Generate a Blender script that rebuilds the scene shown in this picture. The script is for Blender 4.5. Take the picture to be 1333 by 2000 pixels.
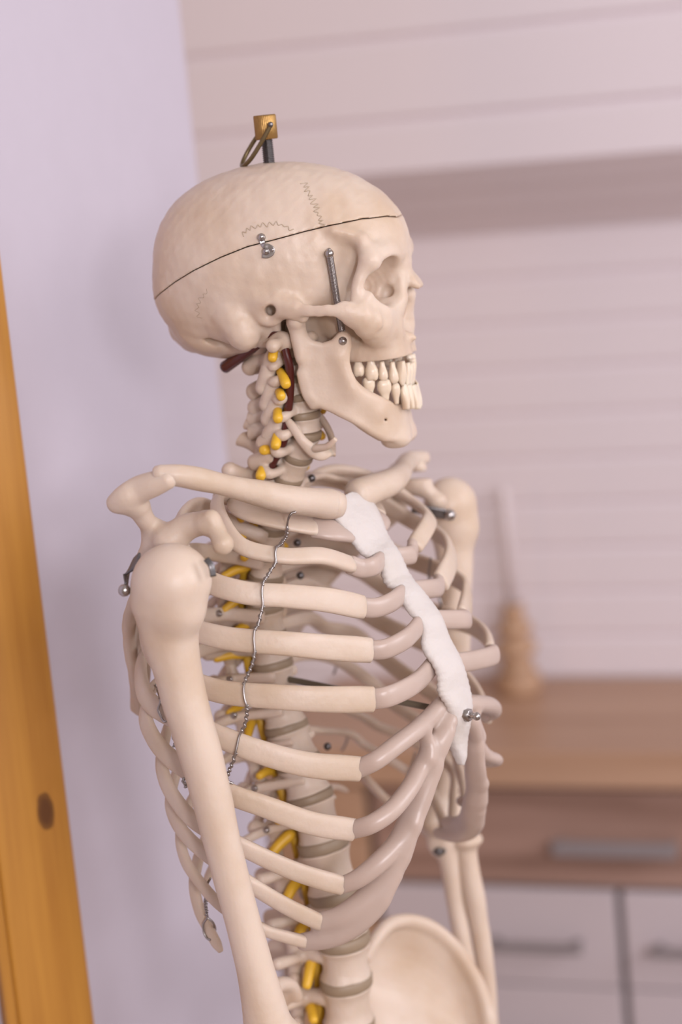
import bpy, math, random
import numpy as np
from mathutils import Vector, Matrix
from mathutils.bvhtree import BVHTree
random.seed(7); np.random.seed(7)
scene = bpy.context.scene
C = scene.collection
for o in list(bpy.data.objects): bpy.data.objects.remove(o)

# ------------------------------------------------------------------ camera
IW, IH, F = 1333.0, 2000.0, 4365.0
CH = 1.70                                   # camera height
PITCH, ROLL = math.radians(10.8), math.radians(5.5)
fwd = np.array([0, math.cos(PITCH), -math.sin(PITCH)])
up0 = np.array([0, math.sin(PITCH), math.cos(PITCH)])
X0 = np.array([1.0, 0, 0])
RT = math.cos(ROLL)*X0 - math.sin(ROLL)*up0
UP = math.cos(ROLL)*up0 + math.sin(ROLL)*X0
CO = np.array([0, 0, CH])
cd = bpy.data.cameras.new('camera'); cam = bpy.data.objects.new('camera', cd); C.objects.link(cam)
m = Matrix(((RT[0], UP[0], -fwd[0], CO[0]), (RT[1], UP[1], -fwd[1], CO[1]), (RT[2], UP[2], -fwd[2], CO[2]), (0, 0, 0, 1)))
cam.matrix_world = m
cd.sensor_fit = 'VERTICAL'; cd.sensor_height = 36.0; cd.sensor_width = 24.0
cd.lens = F/IH*36.0
cd.clip_start = 0.05; cd.clip_end = 50
cd.dof.use_dof = True; cd.dof.focus_distance = 1.52; cd.dof.aperture_fstop = 3.0
cd.dof.aperture_blades = 0
scene.camera = cam
scene.view_settings.view_transform = 'Standard'; scene.view_settings.look = 'None'
scene.view_settings.gamma = 1.0; scene.view_settings.use_curve_mapping = False
scene.view_settings.exposure = 0.0

# ------------------------------------------------------------------ world and lights
w = bpy.data.worlds.new('world'); scene.world = w; w.use_nodes = True
wt = w.node_tree; bg = wt.nodes['Background']              # soft room light: window side on the right, warm dim side on the left
tcw = wt.nodes.new('ShaderNodeTexCoord'); sxw = wt.nodes.new('ShaderNodeSeparateXYZ'); mrw = wt.nodes.new('ShaderNodeMapRange'); crw = wt.nodes.new('ShaderNodeValToRGB')
mrw.inputs['From Min'].default_value = -1; mrw.inputs['From Max'].default_value = 1
wt.links.new(tcw.outputs['Generated'], sxw.inputs[0]); wt.links.new(sxw.outputs[0], mrw.inputs[0]); wt.links.new(mrw.outputs[0], crw.inputs[0]); wt.links.new(crw.outputs[0], bg.inputs[0])
crw.color_ramp.elements[0].color = (.26, .15, .085, 1); crw.color_ramp.elements[1].color = (1, .93, .95, 1)
em = crw.color_ramp.elements.new(.45); em.color = (.52, .44, .40, 1)
bg.inputs[1].default_value = 0.90

def area(name, loc, target, size, power, col):
    ld = bpy.data.lights.new(name, 'AREA'); ld.shape = 'RECTANGLE'
    ld.size, ld.size_y = size; ld.energy = power; ld.color = col
    o = bpy.data.objects.new(name, ld); C.objects.link(o); o.location = loc
    d = Vector(target) - Vector(loc)
    o.rotation_euler = d.to_track_quat('-Z', 'Y').to_euler()
    return o
area('window_light', (1.5, -1.6, 2.35), (0, 1.6, 1.4), (0.9, 0.9), 40, (1.0, 0.94, 0.97))
area('side_window_light', (2.3, 0.6, 2.2), (0.2, 2.2, 1.3), (1.2, 1.2), 30, (0.92, 0.92, 1.0))
area('front_window_light', (.62, -1.7, 2.0), (-.1, 1.7, 1.35), (.30, .30), 36, (.98, .94, 1.0))
area('warm_fill_light', (-1.6, 0.2, 1.5), (-0.05, 1.6, 1.3), (0.5, 0.5), 5.5, (1.0, 0.55, 0.25))  # added fill standing in for warm bounce on the left sides

# ------------------------------------------------------------------ pixel helpers
def ray(px, py):
    d = fwd*F + RT*(px-IW/2) - UP*(py-IH/2)
    return d/np.linalg.norm(d)
def at_depth(px, py, dep):
    d = ray(px, py); return CO + d*(dep/np.dot(d, fwd))
def on_plane(px, py, p0, n):
    d = ray(px, py); return CO + d*(np.dot(p0-CO, n)/np.dot(d, n))
def proj(p):
    v = p-CO; z = v@fwd
    return np.stack([IW/2 + F*(v@RT)/z, IH/2 - F*(v@UP)/z], -1)

class Frame:
    """a = forward, r = towards the skeleton's right (near) side, z = up"""
    def __init__(s, px, py, dep, yaw):
        s.O = at_depth(px, py, dep); y = math.radians(yaw)
        s.A = np.array([math.cos(y), -math.sin(y), 0]); s.R = np.array([-math.sin(y), -math.cos(y), 0]); s.Z = np.array([0, 0, 1.0])
        s.M = np.stack([s.A, s.R, s.Z])
    def loc(s, p): return (np.asarray(p)-s.O)@s.M.T
    def wor(s, q): return np.asarray(q)@s.M + s.O
    def U(s, px, py, r): return s.loc(on_plane(px, py, s.O + s.R*r, s.R))
B = Frame(600, 1000, 1.60, 35.7)      # body
H = Frame(560, 600, 1.60, 14.0)       # head
K = 1/2750.0                          # metres per pixel near the skeleton

# ------------------------------------------------------------------ materials
def nodemat(name):
    m = bpy.data.materials.new(name); m.use_nodes = True
    nt = m.node_tree; b = nt.nodes['Principled BSDF']
    return m, nt, b
def bone_mat(name, c1, c2, rough=.42, sss=.25, bump=.12, nscale=18):
    m, nt, b = nodemat(name)
    tc = nt.nodes.new('ShaderNodeTexCoord')
    n = nt.nodes.new('ShaderNodeTexNoise'); n.inputs['Scale'].default_value = nscale; n.inputs['Detail'].default_value = 5
    r = nt.nodes.new('ShaderNodeValToRGB'); r.color_ramp.elements[0].color = (*c2, 1); r.color_ramp.elements[1].color = (*c1, 1)
    r.color_ramp.elements[0].position = .3; r.color_ramp.elements[1].position = .55
    n2 = nt.nodes.new('ShaderNodeTexNoise'); n2.inputs['Scale'].default_value = 260; n2.inputs['Detail'].default_value = 6
    n3 = nt.nodes.new('ShaderNodeTexNoise'); n3.inputs['Scale'].default_value = 70; n3.inputs['Detail'].default_value = 3
    mx = nt.nodes.new('ShaderNodeMath'); mx.operation = 'MULTIPLY_ADD'; mx.inputs[1].default_value = .4
    bp = nt.nodes.new('ShaderNodeBump'); bp.inputs['Strength'].default_value = bump; bp.inputs['Distance'].default_value = .004
    L = nt.links.new
    L(tc.outputs['Object'], n.inputs['Vector']); L(tc.outputs['Object'], n2.inputs['Vector']); L(tc.outputs['Object'], n3.inputs['Vector'])
    L(n.outputs['Fac'], r.inputs[0]); L(r.outputs[0], b.inputs['Base Color'])
    L(n2.outputs['Fac'], mx.inputs[0]); L(n3.outputs['Fac'], mx.inputs[2]); L(mx.outputs[0], bp.inputs['Height']); L(bp.outputs[0], b.inputs['Normal'])
    b.inputs['Roughness'].default_value = rough
    b.inputs['Subsurface Weight'].default_value = sss; b.inputs['Subsurface Radius'].default_value = (1, .55, .3)
    b.inputs['Subsurface Scale'].default_value = .006
    b.inputs['Specular IOR Level'].default_value = .4
    return m
def flat_mat(name, col, rough=.5, metal=0, bump=0, bscale=200, sss=0, alpha=1, var=(.88, 1.08)):
    m, nt, b = nodemat(name)
    n = nt.nodes.new('ShaderNodeTexNoise'); n.inputs['Scale'].default_value = bscale*.5
    r = nt.nodes.new('ShaderNodeValToRGB')
    r.color_ramp.elements[0].color = (*[c*var[0] for c in col], 1); r.color_ramp.elements[1].color = (*[min(1, c*var[1]) for c in col], 1)
    tc = nt.nodes.new('ShaderNodeTexCoord'); nt.links.new(tc.outputs['Object'], n.inputs['Vector'])
    nt.links.new(n.outputs['Fac'], r.inputs[0]); nt.links.new(r.outputs[0], b.inputs['Base Color'])
    b.inputs['Roughness'].default_value = rough; b.inputs['Metallic'].default_value = metal
    if bump:
        n2 = nt.nodes.new('ShaderNodeTexNoise'); n2.inputs['Scale'].default_value = bscale; nt.links.new(tc.outputs['Object'], n2.inputs['Vector'])
        bp = nt.nodes.new('ShaderNodeBump'); bp.inputs['Strength'].default_value = bump; bp.inputs['Distance'].default_value = .002
        nt.links.new(n2.outputs['Fac'], bp.inputs['Height']); nt.links.new(bp.outputs[0], b.inputs['Normal'])
    if sss:
        b.inputs['Subsurface Weight'].default_value = sss; b.inputs['Subsurface Radius'].default_value = (1, .8, .7); b.inputs['Subsurface Scale'].default_value = .006
    b.inputs['Alpha'].default_value = alpha
    return m
def wood_mat(name, c1, c2, scale=(1, 1, 1), rough=.45, knot=None):
    m, nt, b = nodemat(name); L = nt.links.new
    tc = nt.nodes.new('ShaderNodeTexCoord'); mp = nt.nodes.new('ShaderNodeMapping'); mp.inputs['Scale'].default_value = scale
    n = nt.nodes.new('ShaderNodeTexNoise'); n.inputs['Scale'].default_value = 1; n.inputs['Detail'].default_value = 7; n.inputs['Roughness'].default_value = .6
    r = nt.nodes.new('ShaderNodeValToRGB'); r.color_ramp.elements[0].color = (*c2, 1); r.color_ramp.elements[1].color = (*c1, 1)
    r.color_ramp.elements[0].position = .34; r.color_ramp.elements[1].position = .62
    L(tc.outputs['Object'], mp.inputs[0]); L(mp.outputs[0], n.inputs['Vector']); L(n.outputs['Fac'], r.inputs[0])
    out = r.outputs[0]
    if knot:
        for (kx, ky, kz, ks, dark) in knot:
            mk = nt.nodes.new('ShaderNodeVectorMath'); mk.operation = 'SUBTRACT'; mk.inputs[1].default_value = (kx, ky, kz)
            sc = nt.nodes.new('ShaderNodeVectorMath'); sc.operation = 'MULTIPLY'; sc.inputs[1].default_value = (1/ks[0], 0, 1/ks[1])
            ln = nt.nodes.new('ShaderNodeVectorMath'); ln.operation = 'LENGTH'
            nn = nt.nodes.new('ShaderNodeTexNoise'); nn.inputs['Scale'].default_value = 90
            ad = nt.nodes.new('ShaderNodeMath'); ad.operation = 'MULTIPLY_ADD'; ad.inputs[1].default_value = .35
            rr = nt.nodes.new('ShaderNodeValToRGB'); rr.color_ramp.elements[0].position = .6; rr.color_ramp.elements[1].position = 1.0
            rr.color_ramp.elements[0].color = (1, 1, 1, 1); rr.color_ramp.elements[1].color = (0, 0, 0, 1)
            e = rr.color_ramp.elements.new(.97); e.color = (.7, .7, .7, 1)
            mx = nt.nodes.new('ShaderNodeMix'); mx.data_type = 'RGBA'; mx.inputs[7].default_value = (*dark, 1)
            L(tc.outputs['Object'], mk.inputs[0]); L(mk.outputs[0], sc.inputs[0]); L(sc.outputs[0], ln.inputs[0]); L(tc.outputs['Object'], nn.inputs['Vector'])
            L(nn.outputs['Fac'], ad.inputs[0]); L(ln.outputs['Value'], ad.inputs[2]); L(ad.outputs[0], rr.inputs[0])
            L(rr.outputs[0], mx.inputs[0]); L(out, mx.inputs[6]); out = mx.outputs[2]
    L(out, b.inputs['Base Color']); b.inputs['Roughness'].default_value = rough
    return m
M_BONE = bone_mat('bone_plastic', (.62, .50, .405), (.545, .41, .30))
M_BONE2 = bone_mat('bone_plastic_pale', (.59, .475, .385), (.51, .39, .285), bump=.16)
M_STERN = bone_mat('sternum_plastic', (.60, .55, .52), (.54, .48, .43), bump=.3, sss=.1, rough=.55)
M_TOOTH = bone_mat('tooth_plastic', (.72, .62, .50), (.64, .51, .38), rough=.28, bump=.05)
M_CART = flat_mat('rubber_cartilage', (.53, .415, .355), .33, bump=.08, bscale=60, sss=.5, alpha=.93)
M_DISC = flat_mat('disc_rubber', (.28, .205, .135), .5, bump=.1)
M_NERVE = flat_mat('yellow_nerve', (.72, .42, .03), .4)
M_ART = flat_mat('dark_red_rubber', (.075, .013, .010), .25)
M_STEEL = flat_mat('steel', (.42, .39, .38), .28, 1)
M_DSTEEL = flat_mat('dark_steel', (.16, .15, .15), .35, 1)
M_WIRE = flat_mat('wire_steel', (.38, .35, .34), .35, 1)
M_BRASS = flat_mat('brass', (.42, .25, .09), .45, 1, bump=.2, bscale=300)
M_OLDBRASS = flat_mat('dull_brass', (.20, .15, .08), .4, 1)
M_SUT = bone_mat('suture_plastic', (.46, .34, .24), (.42, .30, .20), bump=.1)
M_DARK = flat_mat('dark_gap', (.02, .015, .01), .9)

# ------------------------------------------------------------------ mesh output
def link(name, verts, faces, mat, parent=None, smooth=True):
    me = bpy.data.meshes.new(name)
    verts = np.asarray(verts, dtype=float)
    if parent is not None and parent.get('org') is not None: pass
    base = np.zeros(3)
    p = parent
    while p is not None: base = base + np.array(p.location); p = p.parent
    me.from_pydata((verts-base).tolist(), [], [list(map(int, f)) for f in faces] if not isinstance(faces, np.ndarray) else faces.tolist())
    me.materials.append(mat)
    if smooth: me.polygons.foreach_set('use_smooth', [True]*len(me.polygons))
    me.update()
    o = bpy.data.objects.new(name, me); C.objects.link(o)
    if parent is not None: o.parent = parent
    return o
def thing(name, label, cat, loc, group=None):
    o = bpy.data.objects.new(name, None); C.objects.link(o); o.location = loc; o.empty_display_size = .05
    o['label'] = label; o['category'] = cat
    if group: o['group'] = group
    return o
def mirr(q): q = np.array(q, dtype=float); q[..., 1] *= -1; return q
TILT = .0575
def mirb(q): q = np.array(q, dtype=float); q[..., 2] -= 2*TILT*q[..., 1]; q[..., 1] *= -1; return q
MIRF = [mirb]
def flip(f): return [tuple(x)[::-1] for x in f] if not isinstance(f, np.ndarray) else f[:, ::-1]

# ------------------------------------------------------------------ splines and sweeps
def cr(P, n=8):
    """centripetal-ish Catmull-Rom through control rows (any width)"""
    P = np.asarray(P, dtype=float)
    if len(P) < 3: 
        t = np.linspace(0, 1, n+1)[:, None]; return P[0]*(1-t)+P[-1]*t
    Q = np.vstack([2*P[0]-P[1], P, 2*P[-1]-P[-2]]); out = []
    for i in range(1, len(Q)-2):
        p0, p1, p2, p3 = Q[i-1], Q[i], Q[i+1], Q[i+2]
        for k in range(n):
            t = k/n
            out.append(.5*((2*p1)+(-p0+p2)*t+(2*p0-5*p1+4*p2-p3)*t*t+(-p0+3*p1-3*p2+p3)*t**3))
    out.append(P[-1]); return np.array(out)
def sweep(pts, wid, thk, normals=None, seg=14, power=2.3, cap=.5):
    """elliptical tube; normals = outward direction (thk axis) per point"""
    pts = np.asarray(pts, float); n = len(pts)
    T = np.gradient(pts, axis=0); T /= np.linalg.norm(T, axis=1)[:, None]+1e-12
    wid = np.broadcast_to(wid, n).astype(float); thk = np.broadcast_to(thk, n).astype(float)
    Ns = []
    if normals is None:
        v = np.array([0, 0, 1.0]) if abs(T[0][2]) < .8 else np.array([1.0, 0, 0])
        for i in range(n):
            v = v - T[i]*np.dot(v, T[i]); v /= np.linalg.norm(v); Ns.append(v.copy())
    else:
        for i in range(n):
            v = normals[i]-T[i]*np.dot(normals[i], T[i]); v /= np.linalg.norm(v)+1e-12; Ns.append(v)
    Ns = np.array(Ns); W = np.cross(T, Ns)
    # rounded ends: add extra rings
    P, WW, TH, NN, WD = [], [], [], [], []
    def ring(p, s, i):
        P.append(p); WW.append(wid[i]*s); TH.append(thk[i]*s); NN.append(Ns[i]); WD.append(W[i])
    e0 = thk[0]*cap; e1 = thk[-1]*cap
    ring(pts[0]-T[0]*e0, .55, 0); ring(pts[0]-T[0]*e0*.7, .85, 0)
    for i in range(n): ring(pts[i], 1, i)
    ring(pts[-1]+T[-1]*e1*.7, .85, n-1); ring(pts[-1]+T[-1]*e1, .55, n-1)
    a = np.linspace(0, 2*np.pi, seg, endpoint=False)
    ca, sa = np.cos(a), np.sin(a); e = 2/power
    cx, sx = np.sign(ca)*abs(ca)**e, np.sign(sa)*abs(sa)**e
    V = []
    for p, ww, th, nn, wd in zip(P, WW, TH, NN, WD):
        V.append(p + np.outer(cx*ww, wd) + np.outer(sx*th, nn))
    V = np.vstack(V); m = len(P); Fc = []
    for i in range(m-1):
        for j in range(seg):
            k = (j+1) % seg
            Fc.append((i*seg+j, i*seg+k, (i+1)*seg+k, (i+1)*seg+j))
    Fc.append(tuple(range(seg))[::-1]); Fc.append(tuple((m-1)*seg+j for j in range(seg)))
    return V, Fc
def join(parts):
    V, Fc, o = [], [], 0
    for v, f in parts:
        V.append(v); Fc += [tuple(i+o for i in x) for x in f]; o += len(v)
    return np.vstack(V), Fc
def tube(pts, r, seg=10, **k): return sweep(pts, r, r, seg=seg, power=2, **k)
def sphere(c, r, seg=14, sc=(1, 1, 1)):
    V, Fc = [], []; rings = seg//2
    for i in range(rings+1):
        th = math.pi*i/rings
        for j in range(seg):
            ph = 2*math.pi*j/seg
            V.append((c[0]+r*sc[0]*math.sin(th)*math.cos(ph), c[1]+r*sc[1]*math.sin(th)*math.sin(ph), c[2]+r*sc[2]*math.cos(th)))
    for i in range(rings):
        for j in range(seg):
            k = (j+1) % seg; Fc.append((i*seg+j, (i+1)*seg+j, (i+1)*seg+k, i*seg+k))
    return np.array(V), Fc

# ------------------------------------------------------------------ implicit surfaces
class Field:
    def __init__(s, lo, hi, h):
        s.lo = np.array(lo, float); s.h = h
        if -.01 < s.lo[1] < 0: s.lo[1] = -math.ceil(-s.lo[1]/h-1e-6)*h      # a grid plane on the midline
        s.n = np.ceil((np.array(hi)-s.lo)/h).astype(int)+1
        s.F = np.full(s.n, .05, np.float32)
        s.ax = [s.lo[i]+h*np.arange(s.n[i]) for i in range(3)]
    def box(s, lo, hi, mg):
        i0 = np.clip(np.floor((np.array(lo)-mg-s.lo)/s.h).astype(int), 0, s.n)
        i1 = np.clip(np.ceil((np.array(hi)+mg-s.lo)/s.h).astype(int)+1, 0, s.n)
        sl = tuple(slice(a, b) for a, b in zip(i0, i1))
        X, Y, Z = np.meshgrid(*[s.ax[i][sl[i]] for i in range(3)], indexing='ij')
        return sl, X.astype(np.float32), Y.astype(np.float32), Z.astype(np.float32)
    def add(s, sl, d, k):
        f = s.F[sl]
        if k > 0: h = np.maximum(k-np.abs(f-d), 0)/k; s.F[sl] = np.minimum(f, d)-h*h*k*.25
        else: s.F[sl] = np.minimum(f, d)
    def sub(s, sl, d, k):
        f = s.F[sl]; d = -d
        if k > 0: h = np.maximum(k-np.abs(f-d), 0)/k; s.F[sl] = np.maximum(f, d)+h*h*k*.25
        else: s.F[sl] = np.maximum(f, d)
    def ell(s, c, r, k=.006, rot=0, op='add', rotz=0, rotx=0):
        c = np.array(c, float); r = np.array(r, float); R = r.max()
        sl, X, Y, Z = s.box(c-R, c+R, k+2*s.h)
        X = X-c[0]; Y = Y-c[1]; Z = Z-c[2]
        if rot:
            t = math.radians(rot); X, Z = X*math.cos(t)+Z*math.sin(t), -X*math.sin(t)+Z*math.cos(t)
        if rotz:
            t = math.radians(rotz); X, Y = X*math.cos(t)+Y*math.sin(t), -X*math.sin(t)+Y*math.cos(t)
        if rotx:
            t = math.radians(rotx); Y, Z = Y*math.cos(t)+Z*math.sin(t), -Y*math.sin(t)+Z*math.cos(t)
        k0 = np.sqrt((X/r[0])**2+(Y/r[1])**2+(Z/r[2])**2)+1e-9
        k1 = np.sqrt((X/r[0]**2)**2+(Y/r[1]**2)**2+(Z/r[2]**2)**2)+1e-9
        getattr(s, op)(sl, k0*(k0-1)/k1, k)
    def cap(s, p, q, r1, r2=None, k=.004, op='add', sq=(1, 1, 1)):
        r2 = r1 if r2 is None else r2
        p = np.array(p, float); q = np.array(q, float); R = max(r1, r2)*max(1/min(sq), 1)
        sl, X, Y, Z = s.box(np.minimum(p, q)-R, np.maximum(p, q)+R, k+2*s.h)
        sq = np.array(sq); d = (q-p)*sq; L = d@d+1e-12
        x, y, z = (X-p[0])*sq[0], (Y-p[1])*sq[1], (Z-p[2])*sq[2]
        t = np.clip((x*d[0]+y*d[1]+z*d[2])/L, 0, 1)
        D = np.sqrt((x-t*d[0])**2+(y-t*d[1])**2+(z-t*d[2])**2)-(r1+(r2-r1)*t)
        getattr(s, op)(sl, D/max(sq), k)
    def poly(s, P, R, k=.004, op='add', sq=(1, 1, 1)):
        P = np.array(P, float); R = np.array(np.broadcast_to(R, len(P)), float)
        if len(P) > 2 and len(P) < 14:
            Q = cr(np.hstack([P, R[:, None]]), 4); P, R = Q[:, :3], Q[:, 3]
        sq = np.array(sq, float); g = R.max()/sq.min()
        sl, X, Y, Z = s.box(P.min(0)-g, P.max(0)+g, k+2*s.h)
        D = np.full(X.shape, 1.0, np.float32)
        for i in range(len(P)-1):
            d = (P[i+1]-P[i])*sq; L = d@d+1e-12
            x, y, z = (X-P[i][0])*sq[0], (Y-P[i][1])*sq[1], (Z-P[i][2])*sq[2]
            t = np.clip((x*d[0]+y*d[1]+z*d[2])/L, 0, 1)
            D = np.minimum(D, np.sqrt((x-t*d[0])**2+(y-t*d[1])**2+(z-t*d[2])**2)-(R[i]+(R[i+1]-R[i])*t))
        getattr(s, op)(sl, D/sq.max(), k)
    def rough(s, amp, scale, seed=0):
        rs = np.random.RandomState(seed)
        X, Y, Z = np.meshgrid(*s.ax, indexing='ij')
        f = np.zeros(s.n)
        for i in range(7):
            d = rs.randn(3); d *= scale*(.6+rs.rand())/np.linalg.norm(d)
            f += np.sin(X*d[0]+Y*d[1]+Z*d[2]+rs.rand()*6.28)
        s.F += (amp*f/3).astype(np.float32)
    def mesh(s): return nets(s.F, s.lo, s.h)
    def sym(s):
        j = int(round(-s.lo[1]/s.h)); Fp = s.F[:, j:]; Ff = np.concatenate([Fp[:, :0:-1], Fp], axis=1)
        return nets(Ff, np.array([s.lo[0], -(Fp.shape[1]-1)*s.h, s.lo[2]]), s.h)

def nets(Fl, lo, h):
    Fl = Fl.copy(); Fl[0] = Fl[-1] = .01; Fl[:, 0] = Fl[:, -1] = .01; Fl[:, :, 0] = Fl[:, :, -1] = .01
    ins = Fl < 0
    c = np.zeros(np.array(Fl.shape)-1, np.int8)
    for dx in (0, 1):
        for dy in (0, 1):
            for dz in (0, 1):
                c += ins[dx:dx+c.shape[0], dy:dy+c.shape[1], dz:dz+c.shape[2]]
    act = (c > 0) & (c < 8); I = np.argwhere(act)
    idx = -np.ones(c.shape, np.int64); idx[act] = np.arange(len(I))
    acc = np.zeros((len(I), 3)); cnt = np.zeros(len(I))
    corners = [(x, y, z) for x in (0, 1) for y in (0, 1) for z in (0, 1)]
    for a in corners:
        for ax in range(3):
            if a[ax] == 0:
                b = list(a); b[ax] = 1
                fa = Fl[I[:, 0]+a[0], I[:, 1]+a[1], I[:, 2]+a[2]].astype(float)
                fb = Fl[I[:, 0]+b[0], I[:, 1]+b[1], I[:, 2]+b[2]].astype(float)
                m = (fa < 0) != (fb < 0); t = np.where(m, fa/(fa-fb+1e-20), 0)
                p = np.tile(np.array(a, float), (len(I), 1)); p[:, ax] += t
                acc[m] += p[m]; cnt[m] += 1
    V = lo + h*(I + acc/cnt[:, None]); Q = []
    for ax in range(3):
        u, v = (ax+1) % 3, (ax+2) % 3
        sl0 = [slice(1, -1)]*3; sl1 = [slice(1, -1)]*3
        sl0[ax] = slice(0, -1); sl1[ax] = slice(1, None)
        A, Bf = ins[tuple(sl0)], ins[tuple(sl1)]
        for sgn, mm in ((1, A & ~Bf), (0, ~A & Bf)):
            E = np.argwhere(mm)
            if not len(E): continue
            off = np.ones(3, int); off[ax] = 0; E = E+off
            def cell(du, dv):
                e = E.copy(); e[:, u] += du; e[:, v] += dv; return idx[e[:, 0], e[:, 1], e[:, 2]]
            q = np.stack([cell(-1, -1), cell(0, -1), cell(0, 0), cell(-1, 0)], 1)
            Q.append(q if sgn else q[:, ::-1])
    return V, np.vstack(Q)
def mirror_half(V, Q):
    V2 = V.copy(); V2[:, 1] *= -1
    return np.vstack([V, V2]), np.vstack([Q, Q[:, ::-1]+len(V)])

# ================================================================== ROOM
def boxmesh(o, ux, uy, uz, lo, hi, bev=0):
    """box in a local frame: o + x*ux + y*uy + z*uz"""
    x0, y0, z0 = lo; x1, y1, z1 = hi
    if bev <= 0:
        c = [(x, y, z) for x in (x0, x1) for y in (y0, y1) for z in (z0, z1)]
        V = [o+ux*p[0]+uy*p[1]+uz*p[2] for p in c]
        return np.array(V), [(0, 1, 3, 2), (4, 6, 7, 5), (0, 4, 5, 1), (2, 3, 7, 6), (0, 2, 6, 4), (1, 5, 7, 3)]
    import bmesh
    bm = bmesh.new(); bmesh.ops.create_cube(bm, size=1)
    for v in bm.verts: v.co = Vector(((x0+x1)/2+v.co.x*(x1-x0), (y0+y1)/2+v.co.y*(y1-y0), (z0+z1)/2+v.co.z*(z1-z0)))
    bmesh.ops.bevel(bm, geom=list(bm.edges), offset=bev, segments=2, affect='EDGES', profile=.5)
    bm.verts.index_update()
    V = np.array([o+ux*v.co.x+uy*v.co.y+uz*v.co.z for v in bm.verts]); Fc = [tuple(v.index for v in f.verts) for f in bm.faces]
    bm.free(); return V, Fc
Z = np.array([0, 0, 1.0])
a20 = math.radians(20)
u = np.array([math.cos(a20), -math.sin(a20), 0]); n = np.array([-math.sin(a20), -math.cos(a20), 0])   # wall direction, wall normal
CT = .90                                                       # sideboard top height
pf = on_plane(1000, 1462, np.array([0, 0, CT]), Z)             # front top edge
pb = on_plane(1000, 1322, np.array([0, 0, CT]), Z)             # where the top meets the wall
WO = pb.copy(); WO[2] = 0
depth_cab = float(np.dot(pf-pb, n))
def wall_uz(px, py, off=0):
    p = on_plane(px, py, WO+n*off, n); return float(np.dot(p-WO, u)), float(p[2])
M_PLANK = flat_mat('white_planks', (.76, .69, .725), .6, bscale=6, var=(.98, 1.02))
M_LWALL = flat_mat('lilac_plaster', (.52, .475, .54), .8, bump=.03, bscale=60, var=(.98, 1.02))
M_FLOOR = wood_mat('floor_boards', (.35, .25, .18), (.25, .17, .12), (1, 12, 1))
def struct(name, v, f, mat, smooth=False):
    o = link(name, v, f, mat, None, smooth); o['kind'] = 'structure'; return o
struct('floor', *boxmesh(np.zeros(3), X0, np.array([0, 1.0, 0]), Z, (-3, -3, -.05), (4, 5.2, 0)), M_FLOOR)
# planked back wall: a profile (offset from the wall, height) extruded along u
def board_profile(z0, z1, pitch, off0, off1, g=.006, d=.004):
    """from z0 up to z1 with v-grooves"""
    L = abs(z1-z0); nb = max(1, int(round(L/pitch))); P = []
    for i in range(nb):
        a, b = z0+(z1-z0)*i/nb, z0+(z1-z0)*(i+1)/nb
        oa, ob = off0+(off1-off0)*i/nb, off0+(off1-off0)*(i+1)/nb
        s = math.copysign(1, z1-z0)
        P += [(oa-d, a), (oa, a+s*g), (ob, b-s*g)]
    return P
zl = wall_uz(1000, 452)[1]                        # bottom of the slanted soffit at the wall
SO = .17                                          # overhang of the boxed-in upper part
zs = wall_uz(1000, 318, SO)[1]
ztop = zs+1.4
z50, z215 = wall_uz(1000, 50, SO)[1], wall_uz(1000, 215, SO)[1]
prof = board_profile(0.0, zl, .0605, 0, 0, .006, .0045)
nbs = 3
for i in range(nbs):
    t0, t1 = i/nbs, (i+1)/nbs
    a = (SO*t0, zl+(zs-zl)*t0); b = (SO*t1, zl+(zs-zl)*t1)
    prof += [(a[0]-.004, a[1]+.006), (a[0]+.006, a[1]+.001), (b[0]-.006, b[1]-.001)]
prof += [(SO, zs)]
pitch = z50-z215
zz = [zs, z215, z50]+[z50+pitch*k for k in range(1, 8)]
for a, b in zip(zz[:-1], zz[1:]):
    prof += [(SO, a+.006), (SO, b-.010), (SO-.007, b)]
V = []; 
for uu in (-3.4, 2.2):
    for (off, z) in prof: V.append(WO+u*uu+n*off+Z*z)
m_ = len(prof)
Fc = [(i, m_+i, m_+i+1, i+1) for i in range(m_-1)]
V = np.array(V); back = V-n*.6; 
# close with a back plane for thickness
nV = len(V)
V = np.vstack([V, [WO+u*-3.4-n*.08, WO+u*2.2-n*.08, WO+u*2.2-n*.08+Z*prof[-1][1], WO+u*-3.4-n*.08+Z*prof[-1][1]]])
Fc += [(nV, nV+3, nV+2, nV+1), (m_-1, 2*m_-1, nV+2, nV+3), tuple(range(m_))[::-1]+(nV,) + (nV+3,), tuple(range(m_, 2*m_))+(nV+2, nV+1)]
struct('wall_back', V, Fc, M_PLANK)

# left wall: a short partition that ends at an outside corner behind the skeleton
pc = at_depth(372, 60, 2.19); pc[2] = 0
pc2 = at_depth(505, 1500, 2.19)
wd = np.array([-math.sin(a20), -math.cos(a20), 0])    # towards the camera-left
CORN = at_depth(444, 900, 2.19); CORN[2] = 0
wn = u.copy()                                          # its face looks right
struct('wall_left', *boxmesh(CORN, wd, wn, Z, (0, -.12, 0), (1.25, 0, 2.75), 0), M_LWALL)

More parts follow.
